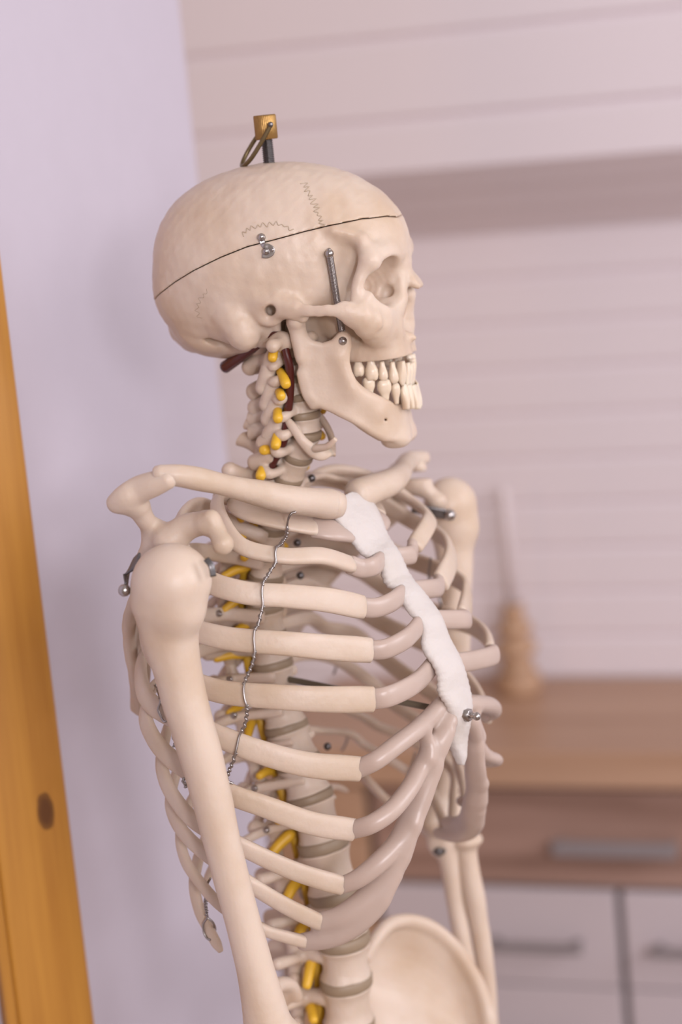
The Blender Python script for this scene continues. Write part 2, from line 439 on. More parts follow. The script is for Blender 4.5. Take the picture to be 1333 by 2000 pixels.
# ------------------------------------------------------------------ pine casing at the left edge
M_PINE0 = None
def pine():
    dep = 1.70
    pe = at_depth(94, 1240, dep)
    kc = at_depth(106, 1598, dep)
    ex = np.array([math.cos(math.radians(26)), math.sin(math.radians(26)), 0]); ey = np.array([ex[1], -ex[0], 0])
    base = np.array([pe[0], pe[1], 0])
    kl = (float((kc-base)@ex), 0, kc[2])
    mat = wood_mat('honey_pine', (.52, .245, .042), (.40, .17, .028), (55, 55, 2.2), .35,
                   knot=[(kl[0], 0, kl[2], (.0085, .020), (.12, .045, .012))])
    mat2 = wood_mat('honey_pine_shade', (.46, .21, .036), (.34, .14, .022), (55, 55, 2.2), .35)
    def casing(name, x0, x1, y0, y1, mt, bev):
        v, f = boxmesh(np.zeros(3), X0, np.array([0, 1.0, 0]), Z, (x0, y0, 0), (x1, y1, 2.3), bev)
        o = link(name, v, f, mt, None, True); o.location = base
        o.rotation_euler = (0, 0, math.radians(26)); o['kind'] = 'structure'
        return o
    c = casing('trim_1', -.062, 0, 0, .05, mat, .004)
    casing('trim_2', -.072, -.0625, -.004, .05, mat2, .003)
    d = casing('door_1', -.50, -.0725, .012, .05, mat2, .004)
pine()

# ------------------------------------------------------------------ sideboard
M_OAK = wood_mat('oak_top', (.50, .315, .21), (.40, .235, .145), (1.6, 26, 26), .4)
M_OAKD = wood_mat('oak_drawer_front', (.39, .245, .195), (.235, .135, .10), (1.6, 26, 34), .45)
M_WHITE = flat_mat('white_lacquer', (.56, .49, .51), .5, bscale=5, var=(.98, 1.02))
M_HAND = flat_mat('brushed_handle', (.30, .265, .27), .5, .3)
M_GAP = flat_mat('cabinet_carcass', (.26, .22, .22), .7)
D = depth_cab
CF = WO+n*D
def cab_uz(px, py): 
    p = on_plane(px, py, CF, n); return float(np.dot(p-CF, u)), float(p[2])
sb = thing('sideboard', 'oak-topped sideboard with white and brown drawers against the planked wall', 'sideboard', tuple(CF))
def sbx(name, lo, hi, mat, parent, bev=.002):
    v, f = boxmesh(np.zeros(3), X0, np.array([0, 1.0, 0]), Z, lo, hi, bev)
    o = link(name, v, f, mat, None, False)
    o.rotation_euler = (0, 0, 0); o.parent = parent
    return o
ang = math.atan2(u[1], u[0])
sb.rotation_euler = (0, 0, ang)        # local x = along wall, local y = into the wall
z_slab = cab_uz(1100, 1534)[1]
ub, zb = cab_uz(1100, 1733)
uL = cab_uz(728, 1660)[0]; uG = cab_uz(1215, 1850)[0]; pit = uG-uL
z_mid = cab_uz(1100, 1926)[1]
u0, u1 = uL-pit*.42, uL+pit*2.6
sbx('worktop', (u0-.01, -.012, z_slab), (u1+.01, D-.002, CT), M_OAK, sb, .003)
sbx('carcass', (u0, .021, .06), (u1, D-.004, z_slab-.002), M_GAP, sb)
def handle(parent, uc, zc, L, hh=.0095):
    v1 = boxmesh(np.zeros(3), X0, np.array([0, 1.0, 0]), Z, (uc-L/2, -.030, zc-hh), (uc+L/2, -.022, zc+hh), .002)
    v2 = boxmesh(np.zeros(3), X0, np.array([0, 1.0, 0]), Z, (uc-L/2+.004, -.023, zc-.003), (uc-L/2+.012, .0, zc+.003))
    v3 = boxmesh(np.zeros(3), X0, np.array([0, 1.0, 0]), Z, (uc+L/2-.012, -.023, zc-.003), (uc+L/2-.004, .0, zc+.003))
    V, Fc = join([v1, v2, v3]); o = link('handle', V, Fc, M_HAND, None, False); o.parent = parent
zt = z_slab-.006
hw = cab_uz(1208, 1645); hq = cab_uz(1060, 1836); hq2 = cab_uz(1145, 1836)
gp = .005
for k in range(0, 2):
    a, b = uL+pit*2*k if k == 0 else uL+pit*2, uL+pit*2 if k == 0 else u1
    dr = sbx('drawer', (a+gp, 0, zb+.003), (b-gp if k == 0 else b, .02, zt), M_OAKD, sb)
    if k == 0:
        handle(dr, hw[0], hw[1], .150)
dr = sbx('end_panel', (u0, 0, .06), (uL-gp, .02, zt), M_OAK, sb)
zrows = [(zb-.003, z_mid+.0012), (z_mid-.0012, z_mid-.14), (z_mid-.146, z_mid-.30), (z_mid-.306, .07)]
for k in range(3):
    for (zh, zlw) in zrows:
        a, b = uL+pit*k, min(uL+pit*(k+1), u1)
        dr = sbx('drawer', (a+gp, 0, zlw), (b-gp, .02, zh), M_WHITE, sb)
        dr['label'] = 'white drawer front'
        L = .118
        c = (hq2[0]-L/2) if k == 0 else (cab_uz(1280, 1836)[0]+L/2 if k == 1 else a+pit/2)
        handle(dr, c, (zh-(zrows[0][0]-hq[1])), L, .006)

# ------------------------------------------------------------------ candle holder and candle
cb = on_plane(1016, 1352, np.array([0, 0, CT]), Z); cdp = float(np.dot(cb-CO, fwd))
sc_c = cdp/F
def lathe(prof, c, seg=40):
    V, Fc = [], []
    for (r, z) in prof:
        for j in range(seg): V.append((c[0]+r*math.cos(2*math.pi*j/seg), c[1]+r*math.sin(2*math.pi*j/seg), c[2]+z))
    m = len(prof)
    for i in range(m-1):
        for j in range(seg):
            k = (j+1) % seg; Fc.append((i*seg+j, i*seg+k, (i+1)*seg+k, (i+1)*seg+j))
    Fc.append(tuple(range(seg))[::-1]); Fc.append(tuple((m-1)*seg+j for j in range(seg)))
    return np.array(V), Fc
hh = 178*sc_c
prof_c = []
def lobe(r, z0, z1, e=.18):
    for t in np.linspace(0, 1, 9):
        prof_c.append(((r*(1-e)+r*e*max(0, math.sin(math.pi*t))**.5)*sc_c, (z0+(z1-z0)*t)*sc_c))
lobe(44, 0, 40, .1); lobe(34, 42, 70, .45); lobe(42, 74, 108, .5); lobe(36, 112, 144, .5); lobe(22, 144, 178, .1)
prof_c.append((12*sc_c, 176*sc_c)); prof_c.append((12*sc_c, 168*sc_c))
M_HOLD = wood_mat('beech_turned', (.52, .34, .22), (.42, .25, .15), (8, 8, 60), .5)
ch = link('candle_holder', *lathe(prof_c, (0, 0, 0)), M_HOLD); ch.location = cb+Z*.0005
ch['label'] = 'turned beech wood candle holder of stacked rings on the sideboard top'; ch['category'] = 'candle holder'
M_WAX = flat_mat('white_wax', (.70, .62, .63), .5, sss=.3)
cn = link('candle', *lathe([(10.5*sc_c, 0), (10.5*sc_c, 225*sc_c), (8*sc_c, 236*sc_c), (2*sc_c, 240*sc_c), (.9*sc_c, 241*sc_c), (.9*sc_c, 250*sc_c)], (0, 0, 0)), M_WAX)
cn.location = cb+Z*(.0005+168.5*sc_c)
cn['label'] = 'tall thin white candle standing in the turned wooden holder'; cn['category'] = 'candle'

# ================================================================== SKELETON
SK = thing('anatomical_skeleton', 'life-size cream plastic teaching skeleton facing right before the lilac wall', 'skeleton', tuple(np.array([B.O[0], B.O[1], 0])))
def part(name, vf, mat, parent=None, fr=None, mir=None, smooth=True):
    """vf in frame coordinates; mir: None / 'both' / 'only'"""
    v, f = vf; fr = fr or B; out = []
    if mir in (None, 'both'): out.append(link(name, fr.wor(v), flip(f), mat, parent or SK, smooth))
    if mir in ('only', 'both'): out.append(link(name, fr.wor(mirr(v) if fr is H else MIRF[0](v)), f, mat, parent or SK, smooth))
    return out[0] if len(out) == 1 else out

# ------------------------------------------------------------------ skull (implicit, symmetric about r = 0)
def Hp(*rows):
    return np.array([H.U(x, y, r) for (x, y, r) in rows])
def build_skull():
    hs = .001
    lo = H.U(300, 720, .068)+np.array([-.016, 0, 0]); hi = H.U(826, 310, 0)+np.array([.012, 0, .012])
    f = Field((lo[0], -.006, lo[2]-.01), (hi[0], .082, hi[2]), hs)
    U = lambda x, y, r: H.U(x, y, r)
    def c(x, y, r): q = U(x, y, r); return q
    def cm(x, y): q = U(x, y, 0); return q
    # vault
    f.ell(cm(494, 514), (.0720, .0655, .0655), 0, rot=-14)
    f.ell(cm(582, 466), (.0630, .0590, .0535), .018, rot=-6)
    f.ell(cm(662, 474), (.0450, .0485, .0440), .016)
    f.ell(cm(692, 474), (.0370, .0430, .0330), .012)
    f.ell(cm(420, 578), (.0410, .0480, .0330), .014, rot=-10)
    f.ell(cm(490, 612), (.0500, .0430, .0225), .016)
    f.ell(cm(600, 560), (.0420, .0420, .0330), .015)
    f.ell(cm(420, 650), (.0200, .0350, .0130), .014, rot=-18)
    f.cap(cm(352, 648), cm(372, 662), .006, .007, .012)                # occipital protuberance
    # hollow of the temporal fossa behind the orbit
    f.ell(U(672, 545, .0640), (.0160, .0195, .0290), .009, op='sub', rot=-6)
    f.ell(U(692, 514, .0640), (.0100, .0200, .0190), .006, op='sub')
    # underside of the skull base is hollowed beside the jaw joint
    f.ell(U(600, 652, .050), (.0240, .0190, .0180), .006, op='sub')
    f.ell(U(556, 655, .044), (.0110, .0220, .0130), .006, op='sub')
    # mastoid and occipital detail
    f.ell(U(462, 618, .047), (.0190, .0130, .0150), .009, rot=25)
    f.poly([U(460, 618, .051), U(475, 648, .053), U(482, 664, .051)], [.0135, .0122, .0075], .004)
    f.cap(U(452, 662, .040), U(470, 676, .036), .004, .003, .006)
    f.ell(U(440, 668, .038), (.016, .004, .004), .006, op='sub', rot=-20)
    # ear opening
    f.poly([U(508, 606, .057), U(518, 594, .0605), U(538, 595, .0605), U(546, 606, .059)], .0040, .004)
    f.poly([U(508, 606, .057), U(514, 622, .0565), U(532, 625, .055), U(546, 612, .057)], .0045, .004)
    f.poly([U(536, 628, .045), U(541, 642, .043), U(545, 662, .040)], [.004, .003, .0012], .003)     # styloid
    f.cap(U(516, 632, .046), U(524, 652, .042), .0045, .003, .004)
    # posterior root of the zygomatic arch, a ridge over the ear
    f.poly([U(505, 588, .058), U(545, 590, .0600), U(575, 600, .0630)], [.0022, .0032, .0042], .010)
    f.cap(U(566, 606, .060), U(590, 618, .058), .0050, .0045, .006)
    # squama swelling
    f.ell(U(560, 540, .046), (.030, .0110, .024), .014)
    # zygomatic arch
    f.poly([U(575, 602, .0630), U(610, 607, .0665), U(650, 606, .0670), U(676, 609, .0645), U(700, 618, .0600)],
           [.0046, .0042, .0046, .0062, .0080], .003, sq=(1, 1.9, 1))
    f.poly([U(676, 609, .0630), U(700, 618, .0590), U(722, 628, .0520)], [.0050, .0080, .0092], .004, sq=(1, 1.6, 1))
    f.ell(U(730, 622, .0440), (.0110, .0050, .0125), .006, rotz=-30)
    f.cap(U(712, 640, .0520), U(722, 655, .0440), .0050, .0045, .006)
    # temporal line
    f.poly([U(706, 468, .0465), U(680, 456, .0490), U(652, 450, .0515)],
           [.0030, .0020, .0010], .010)
    # brow
    f.poly([U(724, 506, .0475), U(742, 497, .0380), U(760, 494, .0260), U(772, 498, .0130), U(777, 504, 0)],
           [.0066, .0066, .0066, .0060, .0060], .009)
    f.ell(cm(756, 474), (.0100, .0180, .0110), .010)
    # mid face
    f.ell(U(744, 640, .0180), (.0170, .0160, .0230), .006)
    f.ell(cm(748, 668), (.0180, .0270, .0180), .006)
    f.ell(cm(700, 600), (.0220, .0180, .0300), .006)
    f.ell(U(744, 630, .0325), (.0090, .0090, .0140), .010, rotz=-30)
    f.poly([U(728, 640, .040), U(736, 668, .033), U(740, 690, .028)], [.0080, .0070, .0060], .008)
    # inner wall of the orbit (nose side)
    f.poly([cm(772, 520), cm(782, 545)], [.0085, .0070], .006)
    f.poly([U(780, 520, .006), U(781, 560, .0105), U(772, 605, .0130), U(764, 640, .0140)], [.0058, .0056, .0060, .0075], .005)
    f.poly([U(740, 540, .0120), U(745, 590, .0150)], [.010, .009], .006)
    # nasal bones
    f.poly([cm(780, 512), cm(793, 536), cm(808, 549), cm(817, 556)], [.0070, .0048, .0038, .0028], .004)
    f.poly([U(790, 538, .003), U(806, 552, .0060), U(817, 559, .0045)], [.0045, .0032, .0018], .003)
    # lower rim
    f.poly([U(716, 580, .0500), U(726, 598, .0440), U(744, 604, .0340), U(764, 602, .0240), U(780, 588, .0160)],
           [.0042, .0042, .0038, .0036, .0036], .010)
    # orbit cavity
    f.poly([U(762, 549, .0335), U(742, 549, .0300), U(712, 558, .0170)], [.0178, .0160, .0070], .0025, op='sub', sq=(1, 1, 1.04))
    f.poly([U(700, 614, .0560), U(696, 585, .0550), U(699, 555, .0535), U(709, 530, .0515), U(726, 509, .0480)],
           [.0062, .0044, .0042, .0046, .0055], .0035)
    f.poly([U(722, 510, .0490), U(716, 490, .0482), U(708, 470, .0478)], [.0046, .0030, .0016], .008)
    f.ell(U(756, 572, .0150), (.0050, .0050, .0060), .003, op='sub')
    # nose opening
    f.poly([U(812, 578, .0030), U(806, 606, .0060), U(802, 632, .0062)], [.0045, .0068, .0074], .0015, op='sub')
    f.poly([U(790, 600, .004), U(770, 620, .004)], [.006, .006], .002, op='sub')
    f.poly([U(824, 582, 0), U(824, 606, 0), U(824, 630, 0)], [.0060, .0100, .0130], .002, op='sub', sq=(1, .5, 1))
    # spine under the nose, alveolar bone
    f.poly([cm(780, 662), cm(800, 658), cm(811, 660)], [.0060, .0036, .0014], .003)
    f.poly([U(690, 694, .0300), U(712, 698, .0290), U(740, 702, .0260), U(765, 703, .0215), U(777, 705, .0150), U(788, 706, .0075), U(793, 706, 0)],
           [.0050, .0060, .0062, .0062, .0060, .0062, .0064], .007)
    f.poly([U(684, 676, .0290), U(715, 684, .0280), U(750, 686, .0230), U(773, 686, .0120), U(779, 686, 0)], [.0060, .0080, .0085, .0085, .0085], .007)
    for k, (x, y, r) in enumerate([(768, 690, .0215), (781, 692, .0150), (791, 692, .0075)]):
        f.cap(U(x-4, y-16, r), U(x, y+14, r+.002), .0022, .0032, .005)
    # pterygoid region seen below the arch
    f.poly([U(650, 610, .026), U(640, 640, .0240), U(630, 662, .0220)], [.010, .0085, .0050], .006, sq=(1, 1.4, 1))
    f.ell(U(668, 620, .0300), (.0130, .0080, .0200), .006)
    f.ell(cm(625, 600), (.035, .030, .014), .006)
    f.cap(U(527, 603, .090), U(530, 607, .050), .0046, .0034, .0020, op='sub')
    f.rough(.00022, 330, 1); f.rough(.00012, 800, 2)
    return f
fs = build_skull()
# the saw cut: height as a function of the forward coordinate, traced along the near side
cut = Hp((300, 590, .012), (312, 577, .026), (345, 550, .047), (380, 528, .058), (430, 503, .066), (480, 483, .068), (535, 469, .065), (590, 454, .060),
         (640, 442, .055), (700, 430, .047), (745, 426, .036), (780, 429, .018), (796, 434, 0))
ca = np.argsort(cut[:, 0]); cx_, cz_ = cut[ca, 0], cut[ca, 2]
Xg = fs.ax[0]; zc = np.interp(Xg, cx_, cz_).astype(np.float32)
Zg = fs.ax[2].astype(np.float32)
dz = Zg[None, None, :]-zc[:, None, None]
slope = np.gradient(zc, fs.h); dz = dz/np.sqrt(1+slope[:, None, None]**2)
F0 = fs.F.copy()
fs.F = np.maximum(F0, dz+.0003); V1, Q1 = fs.sym()
skull = part('skull', (V1, Q1), M_BONE, fr=H)
fs.F = np.maximum(F0, -dz+.0003); V2, Q2 = fs.sym()
cap_o = part('skull_cap', (V2, Q2), M_BONE, fr=H)
bv_s = BVHTree.FromPolygons([Vector(p) for p in H.wor(V1)], Q1.tolist())
bv_c = BVHTree.FromPolygons([Vector(p) for p in H.wor(V2)], Q2.tolist())
def hit(px, py, bvs):
    best = None
    for b in bvs:
        r = b.ray_cast(Vector(CO), Vector(ray(px, py)))
        if r[0] is not None and (best is None or r[3] < best[1]): best = (np.array(r[0]), r[3], np.array(r[1]))
    return best
# thin dark lining inside the cut
# sutures: fine raised zigzags laid on the surface
def surf_line(pts, rad, bvs, lift=0.0, n=6, jit=0):
    P = cr([(x, y) for x, y in pts], n) if len(pts) > 2 else np.array(pts, float)
    out = []
    for (x, y) in P:
        h_ = hit(x+random.uniform(-jit, jit), y+random.uniform(-jit, jit), bvs)
        if h_ is None: continue
        nn = h_[2]; 
        if np.dot(nn, ray(x, y)) > 0: nn = -nn
        out.append(h_[0]+nn*lift)
    return tube(out, rad, seg=6) if len(out) > 2 else None
def zigzag(P, amp, step, seed):
    rs = random.Random(seed); P = cr(P, 10); L = [P[0]]; d = 0; s = 1; out = []
    for i in range(1, len(P)):
        seg = P[i]-P[i-1]; l = np.linalg.norm(seg); d += l
        if d >= step:
            nrm = np.array([-seg[1], seg[0]])/(l+1e-9)
            out.append(tuple(P[i]+nrm*s*amp*rs.uniform(.3, 1)+np.array([rs.uniform(-1, 1), rs.uniform(-1, 1)]))); s = -s; d = 0
    return out
for nm, Pz, am, st in (('coronal_suture', [(590, 352), (600, 372), (612, 392), (618, 412), (628, 432), (630, 446)], 8, 3.2),
                       ('squamous_suture', [(470, 462), (488, 447), (515, 440), (545, 438), (572, 450)], 5, 4.0)):
    g = surf_line(zigzag(Pz, am, st, 5), .00042, [bv_c], -.00010, 3)
    if g: link(nm, g[0], g[1], M_SUT, cap_o)
g = surf_line(zigzag([(410, 560), (395, 580), (385, 604), (390, 622)], 6, 5, 3), .00028, [bv_s], -.00015, 3)
if g: link('lambdoid_suture', g[0], g[1], M_SUT, skull)

# ------------------------------------------------------------------ lower jaw
JA = [(548, 640, .0520), (575, 640, .0510), (600, 700, .0495), (640, 700, .0475), (680, 745, .0440), (705, 762, .0385), (730, 780, .0330), (750, 790, .0262), (764, 800, .0185), (773, 806, .0110), (778, 812, .0050), (780, 815, 0)]
JP = Hp(*JA); Jpx = np.array([j[0] for j in JA], float); Jr = np.array([j[2] for j in JA])
arch = JP[:, :2]; aL = np.concatenate([[0], np.cumsum(np.linalg.norm(np.diff(arch, axis=0), axis=1))])
def jaw_sz(px, py):
    r = np.interp(px, Jpx, Jr)
    for _ in range(4): q = H.U(px, py, r); r = np.interp(q[0], arch[:, 0], Jr)
    return np.interp(q[0], arch[:, 0], aL) + max(0, arch[0, 0]-q[0])*-1, q[2]
OUT = [(566, 628), (572, 622), (584, 621), (589, 628), (591, 640), (599, 652), (612, 664), (630, 669), (647, 664), (660, 650), (668, 646), (677, 648), (684, 657), (684, 680), (678, 706),
       (679, 728), (684, 748), (694, 755), (710, 762), (730, 771), (750, 780), (768, 786), (783, 791), (792, 797)]
LOW = [(792, 866), (784, 869), (771, 869), (743, 861), (720, 849), (700, 835), (676, 821), (651, 808), (630, 800), (613, 791), (600, 774), (593, 752), (587, 730), (583, 700), (575, 665)]
JO = [jaw_sz(x-(4 if x > 760 else 0), y) for x, y in OUT]
JO += [(aL[-1]+.03, JO[-1][1]-.001), (aL[-1]+.03, jaw_sz(790, 866)[1])]
JO += [jaw_sz(x, y) for x, y in LOW]
JO = np.array(JO)
def poly_sd(px, pz, P):
    d = np.full(px.shape, 1e9); ins = np.zeros(px.shape, bool); n_ = len(P)
    for i in range(n_):
        a = P[i]; b = P[(i+1) % n_]; e = b-a
        wx, wz = px-a[0], pz-a[1]; t = np.clip((wx*e[0]+wz*e[1])/(e@e+1e-15), 0, 1)
        d = np.minimum(d, (wx-t*e[0])**2+(wz-t*e[1])**2)
        c_ = ((a[1] > pz) != (b[1] > pz)) & (px < (b[0]-a[0])*(pz-a[1])/(b[1]-a[1]+1e-15)+a[0])
        ins ^= c_
    return np.where(ins, -1, 1)*np.sqrt(d)
def build_jaw():
    h = .0009
    a0 = arch[:, 0].min()-.010; a1 = arch[:, 0].max()+.014
    z0 = JO[:, 1].min()-.008; z1 = JO[:, 1].max()+.010
    f = Field((a0, -.004, z0), (a1, .065, z1), h)
    A_, R_ = np.meshgrid(f.ax[0], f.ax[1], indexing='ij')
    best = np.full(A_.shape, 1e9); S_ = np.zeros(A_.shape); side = np.zeros(A_.shape)
    AR = cr(arch, 6); L2 = np.concatenate([[0], np.cumsum(np.linalg.norm(np.diff(AR, axis=0), axis=1))]); L2 *= aL[-1]/L2[-1]
    for i in range(len(AR)-1):
        p, q = AR[i], AR[i+1]; e = q-p; le = np.linalg.norm(e)
        tt = ((A_-p[0])*e[0]+(R_-p[1])*e[1])/(le*le)
        if i < len(AR)-2: t = np.clip(tt, 0 if i else -10, 1)
        else: t = np.clip(tt, 0, 1)
        d = np.hypot(A_-p[0]-t*e[0], R_-p[1]-t*e[1]); mk = d < best
        best = np.where(mk, d, best); S_ = np.where(mk, L2[i]+(L2[i+1]-L2[i])*t, S_)
        side = np.where(mk, np.sign(e[0]*(R_-p[1])-e[1]*(A_-p[0])), side)
    S3 = S_[:, :, None]+0*f.ax[2][None, None, :]; Z3 = f.ax[2][None, None, :]+0*S3
    D2 = poly_sd(S3, Z3, JO)
    sr = S3/aL[-1]
    th = np.interp(sr, [0, .3, .45, .6, .8, 1], [.0030, .0030, .0045, .0055, .0058, .0070])
    zb_ = jaw_sz(771, 869)[1]
    lowd = np.clip((Z3-zb_)/.03, 0, 1); th = th*(1.0+.18*(1-lowd)*np.clip((sr-.5)*3, 0, 1))
    th = th*np.clip(1.0 - .25*np.clip((lowd-.6)*2.5, 0, 1)*np.clip((sr-.7)*4, 0, 1), .5, 2)
    dth = best[:, :, None]-th
    rr = .0035
    f.F = (np.minimum(np.maximum(D2+rr, dth+rr), 0)+np.hypot(np.maximum(D2+rr, 0), np.maximum(dth+rr, 0))-rr).astype(np.float32)
    U = H.U
    f.poly([U(578, 627, .046), U(578, 627, .056)], .0050, .004)                                    # condyle
    f.cap(U(578, 632, .051), U(590, 700, .0505), .0040, .0030, .008)
    f.poly([U(612, 790, .0465), U(596, 762, .0480), U(588, 730, .0495)], .0032, .006)
    f.poly([U(660, 700, .0475), U(690, 760, .0440), U(735, 800, .0330)], [.002, .0040, .0035], .010) # oblique line
    f.ell(U(640, 745, .0560), (.020, .0045, .018), .008, op='sub')
    f.ell(U(772, 856, .011), (.010, .009, .006), .008)
    f.cap(U(753, 820, .034), U(756, 820, .020), .0009, .0007, .001, op='sub')
    f.rough(.0002, 350, 4)
    return f.sym()
V3, Q3 = build_jaw()
jaw = part('lower_jaw', (V3, Q3), M_BONE, fr=H)
bv_j = BVHTree.FromPolygons([Vector(p) for p in H.wor(V3)], Q3.tolist())

# ------------------------------------------------------------------ teeth
def tooth(c, w, t, hgt, yaw, up, kind):
    """c: gum point; w along the arch, t across; up=+1 grows up (lower teeth), -1 grows down"""
    V, Fc = [], []; seg = 18; rows = 13
    for i in range(rows):
        q = i/(rows-1); z = (-.35+1.35*q)*hgt
        if kind == 'molar':   pr = np.interp(q, [0, .25, .5, .75, .92, 1], [.50, .62, .95, 1.0, .86, .45]); pt = pr; cusp = .10
        elif kind == 'premolar': pr = np.interp(q, [0, .25, .55, .8, .94, 1], [.45, .60, .95, .98, .66, .22]); pt = pr; cusp = .05
        elif kind == 'canine': pr = np.interp(q, [0, .25, .55, .75, .92, 1], [.5, .68, .98, .95, .5, .15]); pt = np.interp(q, [0, .3, .6, 1], [.9, 1, .8, .2]); cusp = 0
        else: pr = np.interp(q, [0, .25, .6, .95, 1], [.50, .66, .92, 1.0, .9]); pt = np.interp(q, [0, .3, .6, 1], [.9, 1, .7, .25]); cusp = 0
        for j in range(seg):
            a = 2*math.pi*j/seg; ca_, sa_ = math.cos(a), math.sin(a)
            x = math.copysign(abs(ca_)**.75, ca_)*w/2*pr; y = math.copysign(abs(sa_)**.75, sa_)*t/2*pt
            zz_ = z+(cusp*hgt*(abs(math.sin(2*a))-.5) if q > .7 else 0)
            V.append((c[0]+x*math.cos(yaw)-y*math.sin(yaw), c[1]+x*math.sin(yaw)+y*math.cos(yaw), c[2]+up*zz_))
    for i in range(rows-1):
        for j in range(seg):
            k = (j+1) % seg; Fc.append((i*seg+j, i*seg+k, (i+1)*seg+k, (i+1)*seg+j))
    Fc.append(tuple(range(seg))[::-1])
    V.append((c[0], c[1], c[2]+up*hgt*(.93 if kind == 'molar' else 1.0))); tp = len(V)-1
    for j in range(seg): Fc.append(((rows-1)*seg+j, (rows-1)*seg+(j+1) % seg, tp))
    if up < 0: Fc = [x[::-1] for x in Fc]
    return np.array(V), Fc
UT = [(700, 709, .0315, .0082, .0090, .0085, 'molar'), (725, 712, .0305, .0092, .0095, .0102, 'molar'), (747, 716, .0275, .0066, .0080, .0095, 'premolar'),
      (767, 718, .0235, .0068, .0078, .0105, 'premolar'), (784, 718, .0180, .0072, .0075, .0120, 'canine'), (795, 720, .0105, .0068, .0060, .0108, 'incisor'), (801, 721, .0040, .0082, .0060, .0108, 'incisor')]
LT = [(722, 764, .0300, .0088, .0085, .0092, 'molar'), (752, 771, .0265, .0100, .0088, .0100, 'molar'), (774, 778, .0210, .0066, .0072, .0105, 'premolar'),
      (793, 786, .0165, .0070, .0068, .0125, 'canine'), (803, 786, .0110, .0060, .0055, .0115, 'incisor'), (812, 786, .0060, .0056, .0052, .0115, 'incisor'), (815, 787, .0020, .0052, .0050, .0115, 'incisor')]
def set_teeth(T, up, par):
    pts = np.array([H.U(t_[0], t_[1], t_[2]) for t_ in T])
    for i, t_ in enumerate(T):
        d = pts[min(i+1, len(T)-1)]-pts[max(i-1, 0)]; yaw = math.atan2(d[1], d[0])
        v, f_ = tooth(pts[i], t_[3]*1.04, t_[4], t_[5]*1.1, yaw, up, t_[6])
        link('tooth', H.wor(v), flip(f_), M_TOOTH, par); link('tooth', H.wor(mirr(v)), f_, M_TOOTH, par)
set_teeth(UT, -1, skull); set_teeth(LT, 1, jaw)

